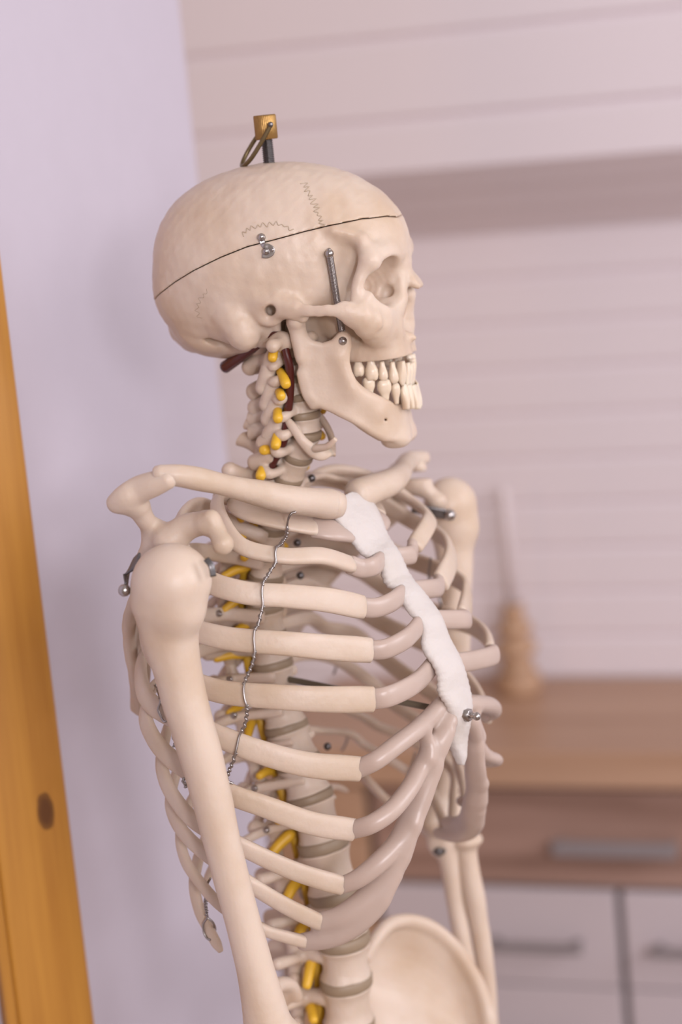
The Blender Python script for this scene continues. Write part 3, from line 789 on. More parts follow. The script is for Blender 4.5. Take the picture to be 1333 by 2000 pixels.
# ------------------------------------------------------------------ spine
DX = [(933, 565), (982, 548), (1031, 533), (1080, 525), (1128, 520), (1184, 518), (1240, 522), (1297, 533), (1359, 545), (1420, 560),
      (1488, 583), (1556, 606), (1648, 632), (1745, 655), (1835, 672), (1915, 677), (2002, 682), (2090, 684)]      # discs C7/T1 .. L5
CX = [(705, 578), (738, 586), (774, 594), (810, 598), (848, 600), (891, 584)]                                    # discs C2/3 .. C6/7
def P0(y, x): return B.U(x, y, 0)
def vfield(c, tz, ra, rr, hgt, kind, seed, lvl=0):
    """one vertebra in its own axes (forward, lateral, up), then moved to c with pitch tz"""
    big = {'C': .040, 'T': .050, 'L': .056}[kind]; lat = {'C': .032, 'T': .040, 'L': .048}[kind]
    f = Field((-big-ra*.9, -.003, -.034 if kind != 'C' else -.022), (ra+.006, lat, .026 if kind != 'C' else .018), .0010 if kind != 'C' else .0008)
    X, Y, Zz = np.meshgrid(*f.ax, indexing='ij')
    q = np.clip(np.abs(Zz)/(hgt/2), 0, 1.2)
    wst = {'C': .14, 'T': .17, 'L': .18}[kind]
    prof_ = (1-wst)+wst*q**2.5
    rad = np.sqrt((X/(ra*prof_))**2+(Y/(rr*prof_))**2)
    d = (rad-1)*min(ra, rr); dzz = np.abs(Zz)-hgt/2; k = .0012
    body = np.minimum(np.maximum(d+k, dzz+k), 0)+np.hypot(np.maximum(d+k, 0), np.maximum(dzz+k, 0))-k
    f.F = body.astype(np.float32)
    b = -ra
    if kind == 'T':
        f.poly([(b+.003, .009, .003), (b-.006, .0115, .003), (b-.014, .0125, .001)], [.0052, .0045, .0050], .003)
        f.poly([(b-.013, .0115, .001), (b-.018, .006, -.004), (b-.021, .0, -.007)], [.0050, .0042, .0045], .004)
        f.poly([(b-.020, 0, -.006), (b-.032, 0, -.016), (b-.042, 0, -.026)], [.0048, .0036, .0040], .004)
        L_ = .034-.0006*lvl
        f.poly([(b-.012, .0125, .002), (b-.017, .022, .004), (b-.021, L_-.004, .006)], [.0052, .0048, .0062], .004)
        f.cap((b-.013, .012, .004), (b-.014, .012, hgt/2+.006), .0042, .0035, .003)
        f.cap((b-.015, .012, -.002), (b-.017, .012, -hgt/2-.006), .0045, .0038, .003)
        f.cap((b-.005, .004, 0), (b-.005, .004, .0), .001, .001, 0)
    elif kind == 'L':
        f.poly([(b+.004, .011, .006), (b-.007, .0135, .006), (b-.015, .0145, .003)], [.0065, .0055, .0062], .004)
        f.poly([(b-.014, .0135, .001), (b-.021, .007, -.005), (b-.024, 0, -.007)], [.0060, .0052, .0052], .005)
        f.poly([(b-.022, 0, -.002), (b-.034, 0, -.004), (b-.046, 0, -.006)], [.0095, .0100, .0095], .005, sq=(1, 2.4, 1))
        f.poly([(b-.010, .014, .004), (b-.010, .026, .005), (b-.013, .042, .007)], [.0055, .0040, .0048], .004)
        f.cap((b-.015, .015, .004), (b-.016, .018, hgt/2+.005), .0055, .0050, .003)
        f.cap((b-.018, .013, -.004), (b-.020, .013, -hgt/2-.008), .0058, .0052, .003)
    else:
        f.poly([(b+.003, .007, .001), (b-.003, .012, .001), (b-.007, .0150, .000)], [.0036, .0034, .0050], .002)
        f.cap((b-.003, .0165, .0055), (b-.011, .0170, -.0065), .0062, .0060, .002)
        f.poly([(b-.007, .016, -.003), (b-.014, .009, -.004), (b-.019, 0, -.005)], [.0050, .0038, .0036], .003)
        sl = .016+.0022*lvl
        f.poly([(b-.017, 0, -.005), (b-.017-sl*.5, .0008, -.006), (b-.017-sl, .0022, -.0085)], [.0050, .0046, .0054], .003, sq=(1, 1, .85))
        # transverse process with the artery hole
        f.poly([(b+.007, .0090, -.001), (b+.007, .0170, -.003), (b+.004, .0215, -.0045), (b-.001, .0200, -.0035), (b-.006, .0160, -.001)],
               [.0036, .0032, .0040, .0034, .0036], .002)
    f.rough(.00018, 420, seed)
    V, Q = f.sym()
    ct, st = math.cos(tz), math.sin(tz)
    W = V.copy(); W[:, 0] = V[:, 0]*ct+V[:, 2]*st; W[:, 2] = -V[:, 0]*st+V[:, 2]*ct
    return W+c, Q
def disc_mesh(c, tz, ra, rr, t, bulge=.05):
    V, Fc = [], []; seg = 40; ct, st = math.cos(tz), math.sin(tz)
    for (s_, z) in ((.96, -t/2), (1+bulge*.3, -t*.35), (1+bulge*.3, t*.35), (.96, t/2)):
        for j in range(seg):
            a = 2*math.pi*j/seg; x, y = ra*s_*math.cos(a), rr*s_*math.sin(a)
            V.append((x*ct+z*st+c[0], y+c[1], -x*st+z*ct+c[2]))
    for i in range(3):
        for j in range(seg):
            k = (j+1) % seg; Fc.append((i*seg+j, i*seg+k, (i+1)*seg+k, (i+1)*seg+j))
    Fc.append(tuple(range(seg))[::-1]); Fc.append(tuple(3*seg+j for j in range(seg)))
    return np.array(V), Fc
allD = [P0(*c) for c in [(y, x) for y, x in CX]] + [P0(y, x) for y, x in DX]
nC = len(CX); ND = len(allD)
VB = []                                             # (centre, pitch, ra, rr, h, kind)
for i in range(ND-1):
    a, b = allD[i], allD[i+1]; c = (a+b)/2; d = a-b; L_ = np.linalg.norm(d); tz = math.atan2(d[0], d[2])
    if i < nC:   kind, ra, rr, gap = 'C', .0088+.0002*i, .0122+.0002*i, .0044
    else:
        k = i-nC
        if k < 12: kind, ra, rr, gap = 'T', np.interp(k, [0, 3, 6, 11], [.0095, .0125, .0148, .0180]), np.interp(k, [0, 3, 6, 11], [.0130, .0140, .0160, .0195]), .0056
        else:      kind, ra, rr, gap = 'L', .0188, .0226, .0080
    VB.append((c, tz, ra, rr, L_-gap, kind))
    lv = i if kind == 'C' else i-nC
    part('vertebra', vfield(c, tz, ra, rr, L_-gap, kind, 100+i, lv), M_BONE2)
for i in range(ND-1):
    j = max(i-1, 0); c, tz, ra, rr, h_, kind = VB[i]
    gap = {'C': .0052, 'T': .0064, 'L': .0090}[kind]
    part('spinal_disc', disc_mesh(allD[i], (VB[j][1]+tz)/2, (ra+VB[j][2])/2*.97, (rr+VB[j][3])/2*.97, gap), M_DISC)
# second and first neck vertebrae
def axis_field():
    c = B.U(572, 688, 0); f = Field(c+np.array([-.052, -c[1]-.003, -.022]), c+np.array([.016, .034-c[1], .022]), .0008)
    f.ell(c, (.0085, .0115, .0090), 0)
    f.cap(c, c+np.array([.001, 0, .020]), .0052, .0042, .004)
    f.cap(c+np.array([0, .008, .002]), c+np.array([-.002, .0155, .004]), .0050, .0060, .004)
    f.poly([c+np.array(q) for q in ((-.006, .015, -.001), (-.014, .012, -.003), (-.022, 0, -.004))], [.0055, .0045, .0045], .004)
    f.poly([c+np.array(q) for q in ((-.020, 0, -.004), (-.030, .001, -.006), (-.037, .003, -.010))], [.0060, .0058, .0062], .004)
    f.cap(c+np.array([-.006, .017, -.002]), c+np.array([-.011, .0165, -.010]), .0056, .0050, .003)
    f.poly([c+np.array(q) for q in ((.001, .014, -.003), (-.002, .021, -.007), (-.006, .018, -.006))], [.0035, .0030, .003], .002)
    f.rough(.0002, 400, 31); return f.sym()
part('vertebra', axis_field(), M_BONE2)
def atlas_field():
    c = B.U(586, 660, 0); f = Field(c+np.array([-.045, -c[1]-.003, -.014]), c+np.array([.018, .044-c[1], .014]), .0008)
    f.ell(c+np.array([-.003, .017, 0]), (.0085, .0075, .0075), 0)
    f.poly([c+np.array(q) for q in ((.001, .014, 0), (.007, .008, 0), (.009, 0, 0))], [.0045, .0035, .0045], .003)
    f.poly([c+np.array(q) for q in ((-.006, .019, 0), (-.022, .016, -.001), (-.030, .008, -.002), (-.033, 0, -.003))], [.0045, .0034, .0034, .0045], .003)
    f.poly([c+np.array(q) for q in ((-.001, .020, 0), (.000, .026, .000), (-.001, .031, -.001))], [.0042, .0036, .0048], .003)
    f.poly([c+np.array(q) for q in ((-.001, .031, -.001), (-.006, .028, -.001), (-.008, .022, 0))], [.0034, .0026, .0030], .002)
    f.rough(.0002, 400, 32); return f.sym()
part('vertebra', atlas_field(), M_BONE2)
part('vertebral_ligament', tube(cr([P0(640, 560), P0(700, 572), P0(850, 590)], 6)-np.array([.012, 0, 0]), .0045, seg=10), M_DISC)
# spinal cord running down the canal
cord = [c+np.array([-ra-.007, 0, 0]) for (c, tz, ra, rr, h_, kd) in VB]
part('spinal_cord', tube(cr(cord, 4), .0042, seg=10), M_NERVE)

# nerves: (from, to, lateral r from / to) on the near side
NV = [((538, 678), (533, 697), .017, .027, .0034), ((548, 726), (558, 748), .016, .026, .0036), ((545, 766), (549, 773), .016, .028, .0034),
      ((543, 800), (543, 816), .016, .028, .0036), ((545, 842), (539, 868), .016, .029, .0036), ((532, 884), (517, 879), .016, .028, .0036), ((520, 908), (510, 928), .014, .028, .0038)]
for (a, b, r0, r1, rad) in NV:
    rad *= .94; r1 -= .002
    pa, pb_ = B.U(a[0], a[1], r0), B.U(b[0], b[1], r1); md = (pa+pb_)/2+np.array([0, 0, .001])
    v, f_ = sweep(cr([pa, md, pb_], 5), np.linspace(rad*.9, rad*1.1, 11), np.linspace(rad*.9, rad*1.1, 11), power=2, cap=1.0)
    part('nerve_root', (v, f_), M_NERVE, mir='both')
NT = [((500, 985), (472, 1012)), ((500, 1030), (470, 1050)), ((492, 1068), (478, 1088)), ((480, 1108), (440, 1124)), ((478, 1165), (440, 1190)), ((480, 1222), (450, 1245)),
      ((470, 1278), (425, 1286)), ((490, 1335), (470, 1355)), ((474, 1380), (450, 1392)), ((492, 1408), (484, 1440)), ((530, 1505), (508, 1515)),
      ((560, 1588), (545, 1602)), ((565, 1632), (530, 1668)), ((580, 1722), (560, 1756)), ((596, 1800), (582, 1830)), ((612, 1868), (600, 1922)), ((606, 1958), (612, 1990))]
for k, (a, b) in enumerate(NT):
    rad = .0034 if k < 12 else .0042
    pa, pb_ = B.U(a[0], a[1], .010), B.U(b[0], b[1], .024); md = (pa+pb_)/2+np.array([0, 0, .0008])
    v, f_ = sweep(cr([pa, md, pb_], 5), np.linspace(rad*1.1, rad*.9, 11), np.linspace(rad*1.1, rad*.9, 11), power=2, cap=1.0)
    part('nerve_root', (v, f_), M_NERVE, mir='both')
# vertebral arteries, dark red
AR_ = [(440, 717, .004), (462, 702, .008), (490, 682, .012), (515, 664, .016), (540, 655, .018), (554, 668, .0190), (559, 690, .0190), (565, 712, .0180), (567, 745, .0165), (565, 785, .0165), (560, 820, .0165),
       (557, 850, .0165), (547, 880, .0165), (534, 902, .0165), (529, 918, .016), (528, 934, .015)]
ap = cr([B.U(*q) for q in AR_], 6); na = len(ap)
part('artery', tube(ap, np.interp(np.arange(na), [0, 8, 26, na-1], [.0046, .0042, .0032, .0031]), seg=12, cap=.1), M_ART)
ap2 = ap[20:]; part('artery', tube(ap2, .0034, seg=12, cap=.1), M_ART, mir='only')
# hyoid bone
HY = [(562, 821, .0170), (575, 838, .0175), (592, 862, .0165), (612, 880, .0120), (628, 884, .0060), (638, 880, 0)]
hp = cr([B.U(*q) for q in HY], 6); nh = len(hp)
wq = np.interp(np.linspace(0, 1, nh), [0, .12, .4, .75, 1], [.0026, .0032, .0036, .0058, .0062]); tq = np.interp(np.linspace(0, 1, nh), [0, .5, 1], [.0024, .0022, .0030])
vh = sweep(hp, wq, tq, np.tile([.3, 1., .35], (nh, 1)), power=2)
vm = (mirr(vh[0]), flip(vh[1]))
hn = sweep(cr([B.U(616, 876, .012), B.U(640, 872, .013), B.U(655, 858, .013)], 4), np.linspace(.0034, .0018, 9), np.linspace(.003, .0018, 9), power=2)
part('hyoid_bone', join([vh, vm, hn]), M_BONE2)

# ------------------------------------------------------------------ ribs (near side traced, far side mirrored)
RB = [
 [(540, 962, .012), (500, 960, .030), (468, 968, .048), (470, 988, .060), (500, 1004, .062), (555, 1018, .052), (616, 1029, .036)],
 [(530, 1005, .012), (485, 985, .030), (440, 968, .058), (424, 982, .080), (436, 1022, .098), (475, 1068, .104), (555, 1086, .090), (630, 1086, .066), (687, 1103, .040)],
 [(518, 1050, .012), (455, 1022, .028), (395, 988, .058), (355, 1008, .090), (350, 1060, .115), (390, 1125, .127), (470, 1156, .122), (560, 1164, .102), (640, 1172, .078), (709, 1186, .050)],
 [(512, 1100, .012), (440, 1085, .028), (370, 1078, .070), (318, 1110, .100), (310, 1165, .125), (350, 1217, .136), (440, 1246, .132), (560, 1257, .112), (640, 1264, .089), (724, 1270, .060)],
 [(512, 1150, .012), (430, 1145, .028), (350, 1160, .075), (295, 1190, .105), (285, 1240, .130), (320, 1302, .141), (420, 1348, .138), (540, 1361, .124), (640, 1366, .103), (729, 1366, .077)],
 [(514, 1205, .012), (427, 1200, .028), (350, 1215, .075), (290, 1260, .105), (275, 1320, .130), (300, 1378, .143), (410, 1430, .141), (500, 1466, .129), (600, 1493, .110), (703, 1502, .083)],
 [(522, 1262, .012), (438, 1258, .028), (360, 1285, .075), (303, 1339, .105), (285, 1380, .128), (292, 1427, .138), (335, 1482, .143), (440, 1546, .139), (520, 1576, .127), (610, 1608, .107), (691, 1621, .085)],
 [(535, 1322, .012), (448, 1329, .028), (390, 1350, .065), (338, 1400, .100), (317, 1470, .125), (320, 1515, .135), (342, 1560, .140), (385, 1607, .142), (475, 1655, .134), (560, 1695, .113), (620, 1716, .097), (670, 1730, .082)],
 [(550, 1390, .012), (457, 1402, .028), (400, 1435, .060), (350, 1500, .100), (334, 1555, .120), (340, 1595, .128), (362, 1630, .135), (402, 1667, .137), (490, 1728, .131), (560, 1770, .110), (628, 1803, .088)],
 [(570, 1450, .012), (475, 1465, .028), (420, 1500, .060), (370, 1570, .100), (353, 1625, .115), (360, 1674, .125), (384, 1715, .130), (436, 1772, .132), (512, 1814, .116), (560, 1830, .104), (598, 1840, .092)],
 [(590, 1525, .012), (497, 1542, .028), (440, 1575, .060), (397, 1650, .095), (380, 1720, .110), (389, 1775, .117), (408, 1815, .120), (430, 1855, .122)],
 [(615, 1600, .012), (521, 1622, .028), (470, 1648, .050), (427, 1680, .075), (403, 1718, .090)]]
RW = [.0098, .0064, .0084, .0086, .0088, .0086, .0080, .0068, .0058, .0044, .0044, .0034]
def rib_norm(pts, k):
    """outward direction, tilted more upward for the top ribs"""
    c = pts.mean(0); out = []
    up_ = [.95, .55, .28, .18, .12, .10, .05, 0, 0, 0, 0, 0][k]
    for p in pts:
        ref = np.array([c[0]+(-.01), .02, p[2]]); v = p-ref; v[2] = 0
        v /= np.linalg.norm(v)+1e-9; v = v*(1-up_*.6)+np.array([0, 0, up_]); out.append(v)
    return np.array(out)
ZLOW = B.U(780, 1560, .05)[2]
def mirl(q):
    q = mirb(q); zz = q[..., 2]; q[..., 2] = np.where(zz < ZLOW, ZLOW+(zz-ZLOW)*.74, zz); return q
MIRF[0] = mirl
RIB3 = []
for k, R_ in enumerate(RB):
    ctl = np.array([B.U(*q) for q in R_]); pts = cr(ctl, 9); m_r = len(pts); t = np.linspace(0, 1, m_r)
    wq = RW[k]*np.interp(t, [0, .06, .2, .45, .75, .96, 1], [.60, .58, .72, .86, .95, 1.05, 1.0] if k < 10 else [.8, .8, .9, 1, 1, .9, .55])
    tq = np.interp(t, [0, .1, .5, .9, 1], [.0036, .0036, .0034, .0034, .0040] if k < 10 else [.0030, .0030, .0028, .0028, .002])
    if k == 0: tq = tq*.85
    nn = rib_norm(pts, k)
    RIB3.append((pts, nn))
    g = sweep(pts, wq, tq, nn, seg=18, power=2.6, cap=.35 if k < 10 else .9)
    part('rib', g, M_BONE2, mir='both')
    if k == 5 or k == 2 or k == 4: pass
# costal cartilages (from the bone end to the sternum)
CT_ = [
 [(612, 1029, .036), (650, 1035, .028), (690, 1040, .010)],
 [(684, 1103, .040), (706, 1110, .032), (730, 1106, .023), (744, 1095, .008)],
 [(705, 1186, .050), (735, 1187, .040), (765, 1176, .026), (786, 1160, .007)],
 [(720, 1270, .060), (755, 1267, .052), (790, 1250, .037), (808, 1234, .022), (822, 1216, .006)],
 [(725, 1366, .077), (760, 1360, .069), (800, 1342, .047), (824, 1324, .026), (843, 1302, .006)],
 [(699, 1502, .083), (735, 1485, .077), (775, 1455, .061), (815, 1425, .040), (842, 1400, .021), (862, 1378, .009)],
 [(687, 1621, .085), (725, 1610, .081), (765, 1583, .068), (800, 1540, .049), (828, 1490, .034), (857, 1444, .022), (878, 1408, .010)],
 [(666, 1730, .082), (700, 1716, .077), (740, 1685, .067), (775, 1648, .054), (800, 1600, .044), (822, 1550, .036), (842, 1500, .029)],
 [(622, 1803, .088), (665, 1792, .081), (710, 1762, .071), (750, 1718, .060), (780, 1668, .052), (805, 1610, .045)],
 [(593, 1840, .092), (640, 1832, .085), (690, 1808, .076), (735, 1765, .066), (768, 1710, .057)]]
LOWC = []
CW = [.0105, .0068, .0070, .0070, .0074, .0078, .0078, .0074, .0090, .0080]
for k, R_ in enumerate(CT_):
    ctl = np.array([B.U(*q) for q in R_]); pts = cr(ctl, 8); m_r = len(pts)
    t = np.linspace(0, 1, m_r)
    wq = CW[k]*np.interp(t, [0, .3, .8, 1], [.98, 1, 1, 1.0] if k < 7 else [.95, 1.15, 1.25, .9])
    nn = []
    for p in pts:
        v = np.array([.045, 0, 0])+(p-np.array([RIB3[k][0][-1][0]-.05, 0, p[2]])); v[2] = 0
        if k == 0: v = v/np.linalg.norm(v)*.6+np.array([0, 0, .8])
        nn.append(v/np.linalg.norm(v))
    if k < 5:
        part('costal_cartilage', sweep(pts, wq, .0040, np.array(nn), seg=18, power=2.4, cap=.5), M_CART, mir='both')
    else: LOWC.append((pts, wq))
def low_cartilage():
    allp = np.vstack([p for p, _ in LOWC]); f = Field(allp.min(0)-.014, allp.max(0)+.014, .0011)
    for p, w_ in LOWC:
        f.poly(p, w_*.86, .0028, sq=(1.0, 1.5, 1.0))
    f.poly([B.U(822, 1424, .034), B.U(835, 1450, .031), B.U(838, 1480, .033)], .0055, .004, sq=(1, 1.5, 1))
    f.poly([B.U(842, 1500, .029), B.U(862, 1466, .023), B.U(874, 1430, .016)], .0050, .004, sq=(1, 1.5, 1))
    f.poly([B.U(805, 1610, .045), B.U(825, 1560, .036), B.U(848, 1495, .027)], .0070, .003, sq=(1, 1.6, 1))
    return f.mesh()
vL, qL = low_cartilage()
link('costal_cartilage', B.wor(vL), flip(qL), M_CART, SK); link('costal_cartilage', B.wor(mirl(vL)), qL, M_CART, SK)

MIRF[0] = mirb
# ------------------------------------------------------------------ breastbone
SL = [(664, 974), (655, 990), (650, 1004), (668, 1022), (682, 1042), (693, 1060), (706, 1078), (722, 1090), (742, 1090), (750, 1100), (750, 1122), (754, 1140), (772, 1146), (788, 1158), (790, 1176),
      (800, 1192), (820, 1210), (829, 1222), (831, 1240), (826, 1256), (832, 1276), (848, 1290), (858, 1312), (862, 1332), (857, 1348), (866, 1362), (878, 1376), (882, 1396), (888, 1412), (880, 1430), (882, 1450), (892, 1474), (899, 1494)]
SR = [(690, 962), (712, 964), (730, 975), (738, 990), (746, 1006), (752, 1020), (755, 1034), (763, 1050), (774, 1066), (786, 1084), (792, 1100), (800, 1118), (812, 1136), (826, 1152), (838, 1166),
      (850, 1182), (862, 1198), (868, 1212), (874, 1228), (880, 1244), (889, 1260), (900, 1280), (908, 1300), (914, 1320), (920, 1342), (924, 1362), (925, 1382), (923, 1400), (918, 1422), (914, 1440), (913, 1460), (911, 1478), (907, 1494)]
def sternum():
    nrow = len(SL); V, Fc = [], []; ring = 20
    Lp, Rp = [], []
    for i, ((xl, yl), (xr, yr)) in enumerate(zip(SL, SR)):
        # half width solved so that the section is level-ish: depth offset from image width
        w_ = math.hypot(xr-xl, yr-yl)*.5/1780
        w_ = min(w_, .032)
        Lp.append(B.U(xl, yl, w_)); Rp.append(B.U(xr, yr, -w_))
    Lp, Rp = np.array(Lp), np.array(Rp)
    for A__ in (Lp, Rp): A__[1:-1] = A__[1:-1]*.6+(A__[:-2]+A__[2:])*.2
    Lp = cr(Lp, 5); Rp = cr(Rp, 5); n_ = len(Lp)
    cen = (Lp+Rp)/2; cs = cen.copy()
    for _ in range(12): cs[1:-1] = (cs[:-2]+cs[1:-1]*2+cs[2:])/4
    T = np.gradient(cs, axis=0); T /= np.linalg.norm(T, axis=1)[:, None]
    for i in range(n_):
        u_ = (Rp[i]-Lp[i]); hw_ = np.linalg.norm(u_)/2; u_ = u_/(2*hw_+1e-9)
        nn = np.cross(u_, T[i]); nn /= np.linalg.norm(nn)
        if nn[0] < 0: nn = -nn
        th = .0042*min(1, hw_/.008+.25)
        js = .00025*math.sin(i*1.9)+.0003*math.sin(i*4.3+1)
        for j in range(ring):
            a = 2*math.pi*j/ring; ca_, sa_ = math.cos(a), math.sin(a)
            x = math.copysign(abs(ca_)**.7, ca_)*(hw_+(js if abs(ca_) > .8 else 0)); y = math.copysign(abs(sa_)**.8, sa_)*th
            V.append(cen[i]+u_*x+nn*(y-.0005-.0012*(x/max(hw_, .001))**2))
    for i in range(n_-1):
        for j in range(ring):
            k = (j+1) % ring; Fc.append((i*ring+j, i*ring+k, (i+1)*ring+k, (i+1)*ring+j))
    Fc.append(tuple(range(ring))[::-1]); Fc.append(tuple((n_-1)*ring+j for j in range(ring)))
    return np.array(V), Fc
st = part('breastbone', sternum(), M_STERN)

# ------------------------------------------------------------------ collar bones, shoulder blades, upper arms
CL = [(312, 927, .158, .0062, .0080), (350, 929, .150, .0072, .0080), (390, 936, .138, .0078, .0075), (430, 945, .122, .0072, .0070), (470, 955, .104, .0078, .0075),
      (510, 964, .084, .0090, .0085), (560, 975, .064, .0098, .0090), (605, 980, .044, .0098, .0095), (640, 984, .026, .0108, .0105), (656, 986, .020, .0100, .0100)]
cc = cr([np.append(B.U(x, y, r), [w_, t_]) for x, y, r, w_, t_ in CL], 7)
part('collar_bone', sweep(cc[:, :3], cc[:, 3], cc[:, 4], np.tile([1., .2, .3], (len(cc), 1)), seg=22, power=2.2, cap=.6), M_BONE2)
CLF = [(700, 966, -.016, .0118, .0110), (728, 955, -.030, .0108, .0105), (762, 942, -.050, .0100, .0098), (782, 926, -.078, .0080, .0080), (790, 910, -.112, .0070, .0072), (802, 900, -.146, .0074, .0066), (830, 893, -.168, .0050, .0045)]
cc = cr([np.append(B.U(x, y, r), [w_, t_]) for x, y, r, w_, t_ in CLF], 8)
link('collar_bone', B.wor((vf_ := sweep(cc[:, :3], cc[:, 3], cc[:, 4], np.tile([1., -.2, .3], (len(cc), 1)), seg=22, power=2.2, cap=.6))[0]), flip(vf_[1]), M_BONE2, SK)
def U(x, y, r): return B.U(x, y, r)
def scapula():
    G, Inf, Sup = U(325, 1082, .150), U(275, 1386, .088), U(352, 1030, .066)
    lat = cr([G, U(262, 1180, .138), U(252, 1240, .122), U(262, 1310, .105), Inf], 10)
    med = cr([Sup, U(300, 1120, .056), U(288, 1220, .060), U(286, 1310, .072), Inf], 10)
    pts_ = np.vstack([lat, med, [U(212, 960, .17), U(330, 900, .17), U(455, 1090, .17)]])
    f = Field(pts_.min(0)-.014, pts_.max(0)+.014, .0013)
    for a, b in zip(lat, med):
        md = (a+b)/2+np.array([-.006, 0, 0])
        f.cap(a, md, .0024, .0018, .003); f.cap(md, b, .0018, .0022, .003)
    for a, b, a2, b2 in zip(lat[:-1], med[:-1], lat[1:], med[1:]):
        f.cap((a+a2)/2, (b+b2)/2+np.array([-.004, 0, 0]), .0020, .0020, .003)
    f.poly(lat, np.interp(np.arange(len(lat)), [0, 15, len(lat)-1], [.0060, .0042, .0048]), .003)
    f.poly(med, .0026, .003)
    # spine of the shoulder blade and the acromion
    f.poly([U(330, 1085, .090), U(306, 1052, .128), U(288, 1022, .146), U(270, 990, .156)], [.0030, .0056, .0064, .0080], .004)
    f.poly([U(224, 980, .170), U(246, 968, .168), U(272, 956, .162), U(300, 945, .160), U(326, 937, .158)], [.0050, .0078, .0088, .0082, .0066], .004, sq=(1, 1, 1.0))
    f.ell(U(250, 985, .160), (.012, .012, .006), .006)
    # socket and coracoid
    f.ell(U(314, 1068, .140), (.0180, .0090, .0180), .006, rotz=20)
    f.ell(U(318, 1075, .155), (.0150, .0080, .0150), .004, op='sub', rotz=20)
    f.cap(U(300, 1095, .140), U(330, 1060, .136), .0120, .0110, .006)
    f.poly([U(330, 1058, .144), U(362, 1032, .138), U(396, 1022, .136), U(418, 1032, .137), U(428, 1048, .139), U(436, 1062, .140)], [.0110, .0090, .0076, .0066, .0062, .0074], .005)
    f.cap(U(405, 1018, .137), U(412, 1012, .138), .0070, .0060, .005)
    f.rough(.0003, 250, 9)
    return f.mesh()
vS, qS = scapula(); part('shoulder_blade', (vS, qS), M_BONE2)
vF = mirb(vS)+np.array([-.010, .004, -.013]); z1, z2 = U(400, 1010, .137)[2], U(260, 960, .165)[2]
vF[:, 2] -= .018*np.clip((vS[:, 2]-z1)/(z2-z1), 0, 1.2)
link('shoulder_blade', B.wor(vF), qS, M_BONE2, SK)
def humerus(ax_, hc, hr, s, scl):
    P = np.array([U(x, y, r) for (x, y, r, w_) in ax_])
    f = Field(np.vstack([P, [hc]]).min(0)-.034, np.vstack([P, [hc]]).max(0)+.034, .0013)
    f.poly(P, [a[3] for a in ax_], .010)
    f.ell(hc, hr, .006)
    d = P[0]-hc
    f.ell(hc+np.array([-.006, s*.004, -.010]), np.array([.0200, .0180, .0190])*scl, .008)
    f.ell(hc+np.array([.004, s*.001, -.018]), np.array([.0175, .0170, .0170])*scl, .008)
    f.poly([P[0]+np.array([-.010, s*.010, .004]), P[1]+np.array([-.008, s*.008, 0]), P[2]+np.array([-.003, s*.006, 0])], [.009, .006, .003], .010)
    f.poly([hc+np.array([-.012, s*.0300, .018]), hc+np.array([-.010, s*.0310, -.006]), hc+np.array([-.004, s*.0280, -.030])], [.0016, .0022, .0016], .004, op='sub')
    f.ell(P[-1]+np.array([.004, 0, .004]), (.014, .026, .013), .010)
    f.rough(.00015, 150, 5)
    return f.mesh()
NA = [(335, 1190, .0192), (335, 1240, .0180), (345, 1300, .0162), (364, 1380, .0152), (388, 1460, .0146), (412, 1550, .0136), (433, 1640, .0126), (456, 1730, .0122), (480, 1820, .0120), (503, 1910, .0132), (520, 1985, .0160), (534, 2050, .0200)]
NA = [(x, y, .172-.02*i/11, w_) for i, (x, y, w_) in enumerate(NA)]
hN = humerus(NA, U(336, 1134, .172), (.0262, .0258, .0246), 1, 1.0)
link('upper_arm_bone', B.wor(hN[0]), flip(hN[1]), M_BONE, SK)
FA = [(882, 1035, .0165), (888, 1080, .0150), (889, 1140, .0135), (890, 1200, .0125), (889, 1280, .0118), (884, 1360, .0114), (877, 1440, .0112), (868, 1520, .0120), (860, 1570, .0150), (857, 1600, .0175)]
FA = [(x, y, -.172+.018*i/9, w_) for i, (x, y, w_) in enumerate(FA)]
hF = humerus(FA, U(880, 986, -.172), (.0205, .0215, .0215), -1, .95)
link('upper_arm_bone', B.wor(hF[0]), flip(hF[1]), M_BONE, SK)
# straps holding the arm heads
def strap(pts, wdt, nrm): return sweep(cr(pts, 6), wdt, .0009, np.tile(nrm, (len(cr(pts, 6)), 1)), seg=10, power=6, cap=0)
s1 = part('arm_strap', strap([U(272, 1092, .178), U(256, 1108, .176), U(246, 1128, .178), U(248, 1150, .186)], .0050, [-1., .5, 0]), M_DSTEEL)
part('strap_screw', sphere(U(243, 1153, .190), .0042), M_STEEL)
part('arm_strap', strap([U(403, 1092, .172), U(413, 1106, .172), U(417, 1126, .172)], .0020, [1., .5, 0]), M_DSTEEL)
# far arm strap
part('arm_strap', strap([U(806, 990, -.120), U(840, 999, -.125), U(880, 1006, -.134)], .0042, [.1, 1., 0]), M_DSTEEL)
part('strap_screw', sphere(U(879, 1006, -.132), .0046), M_STEEL)
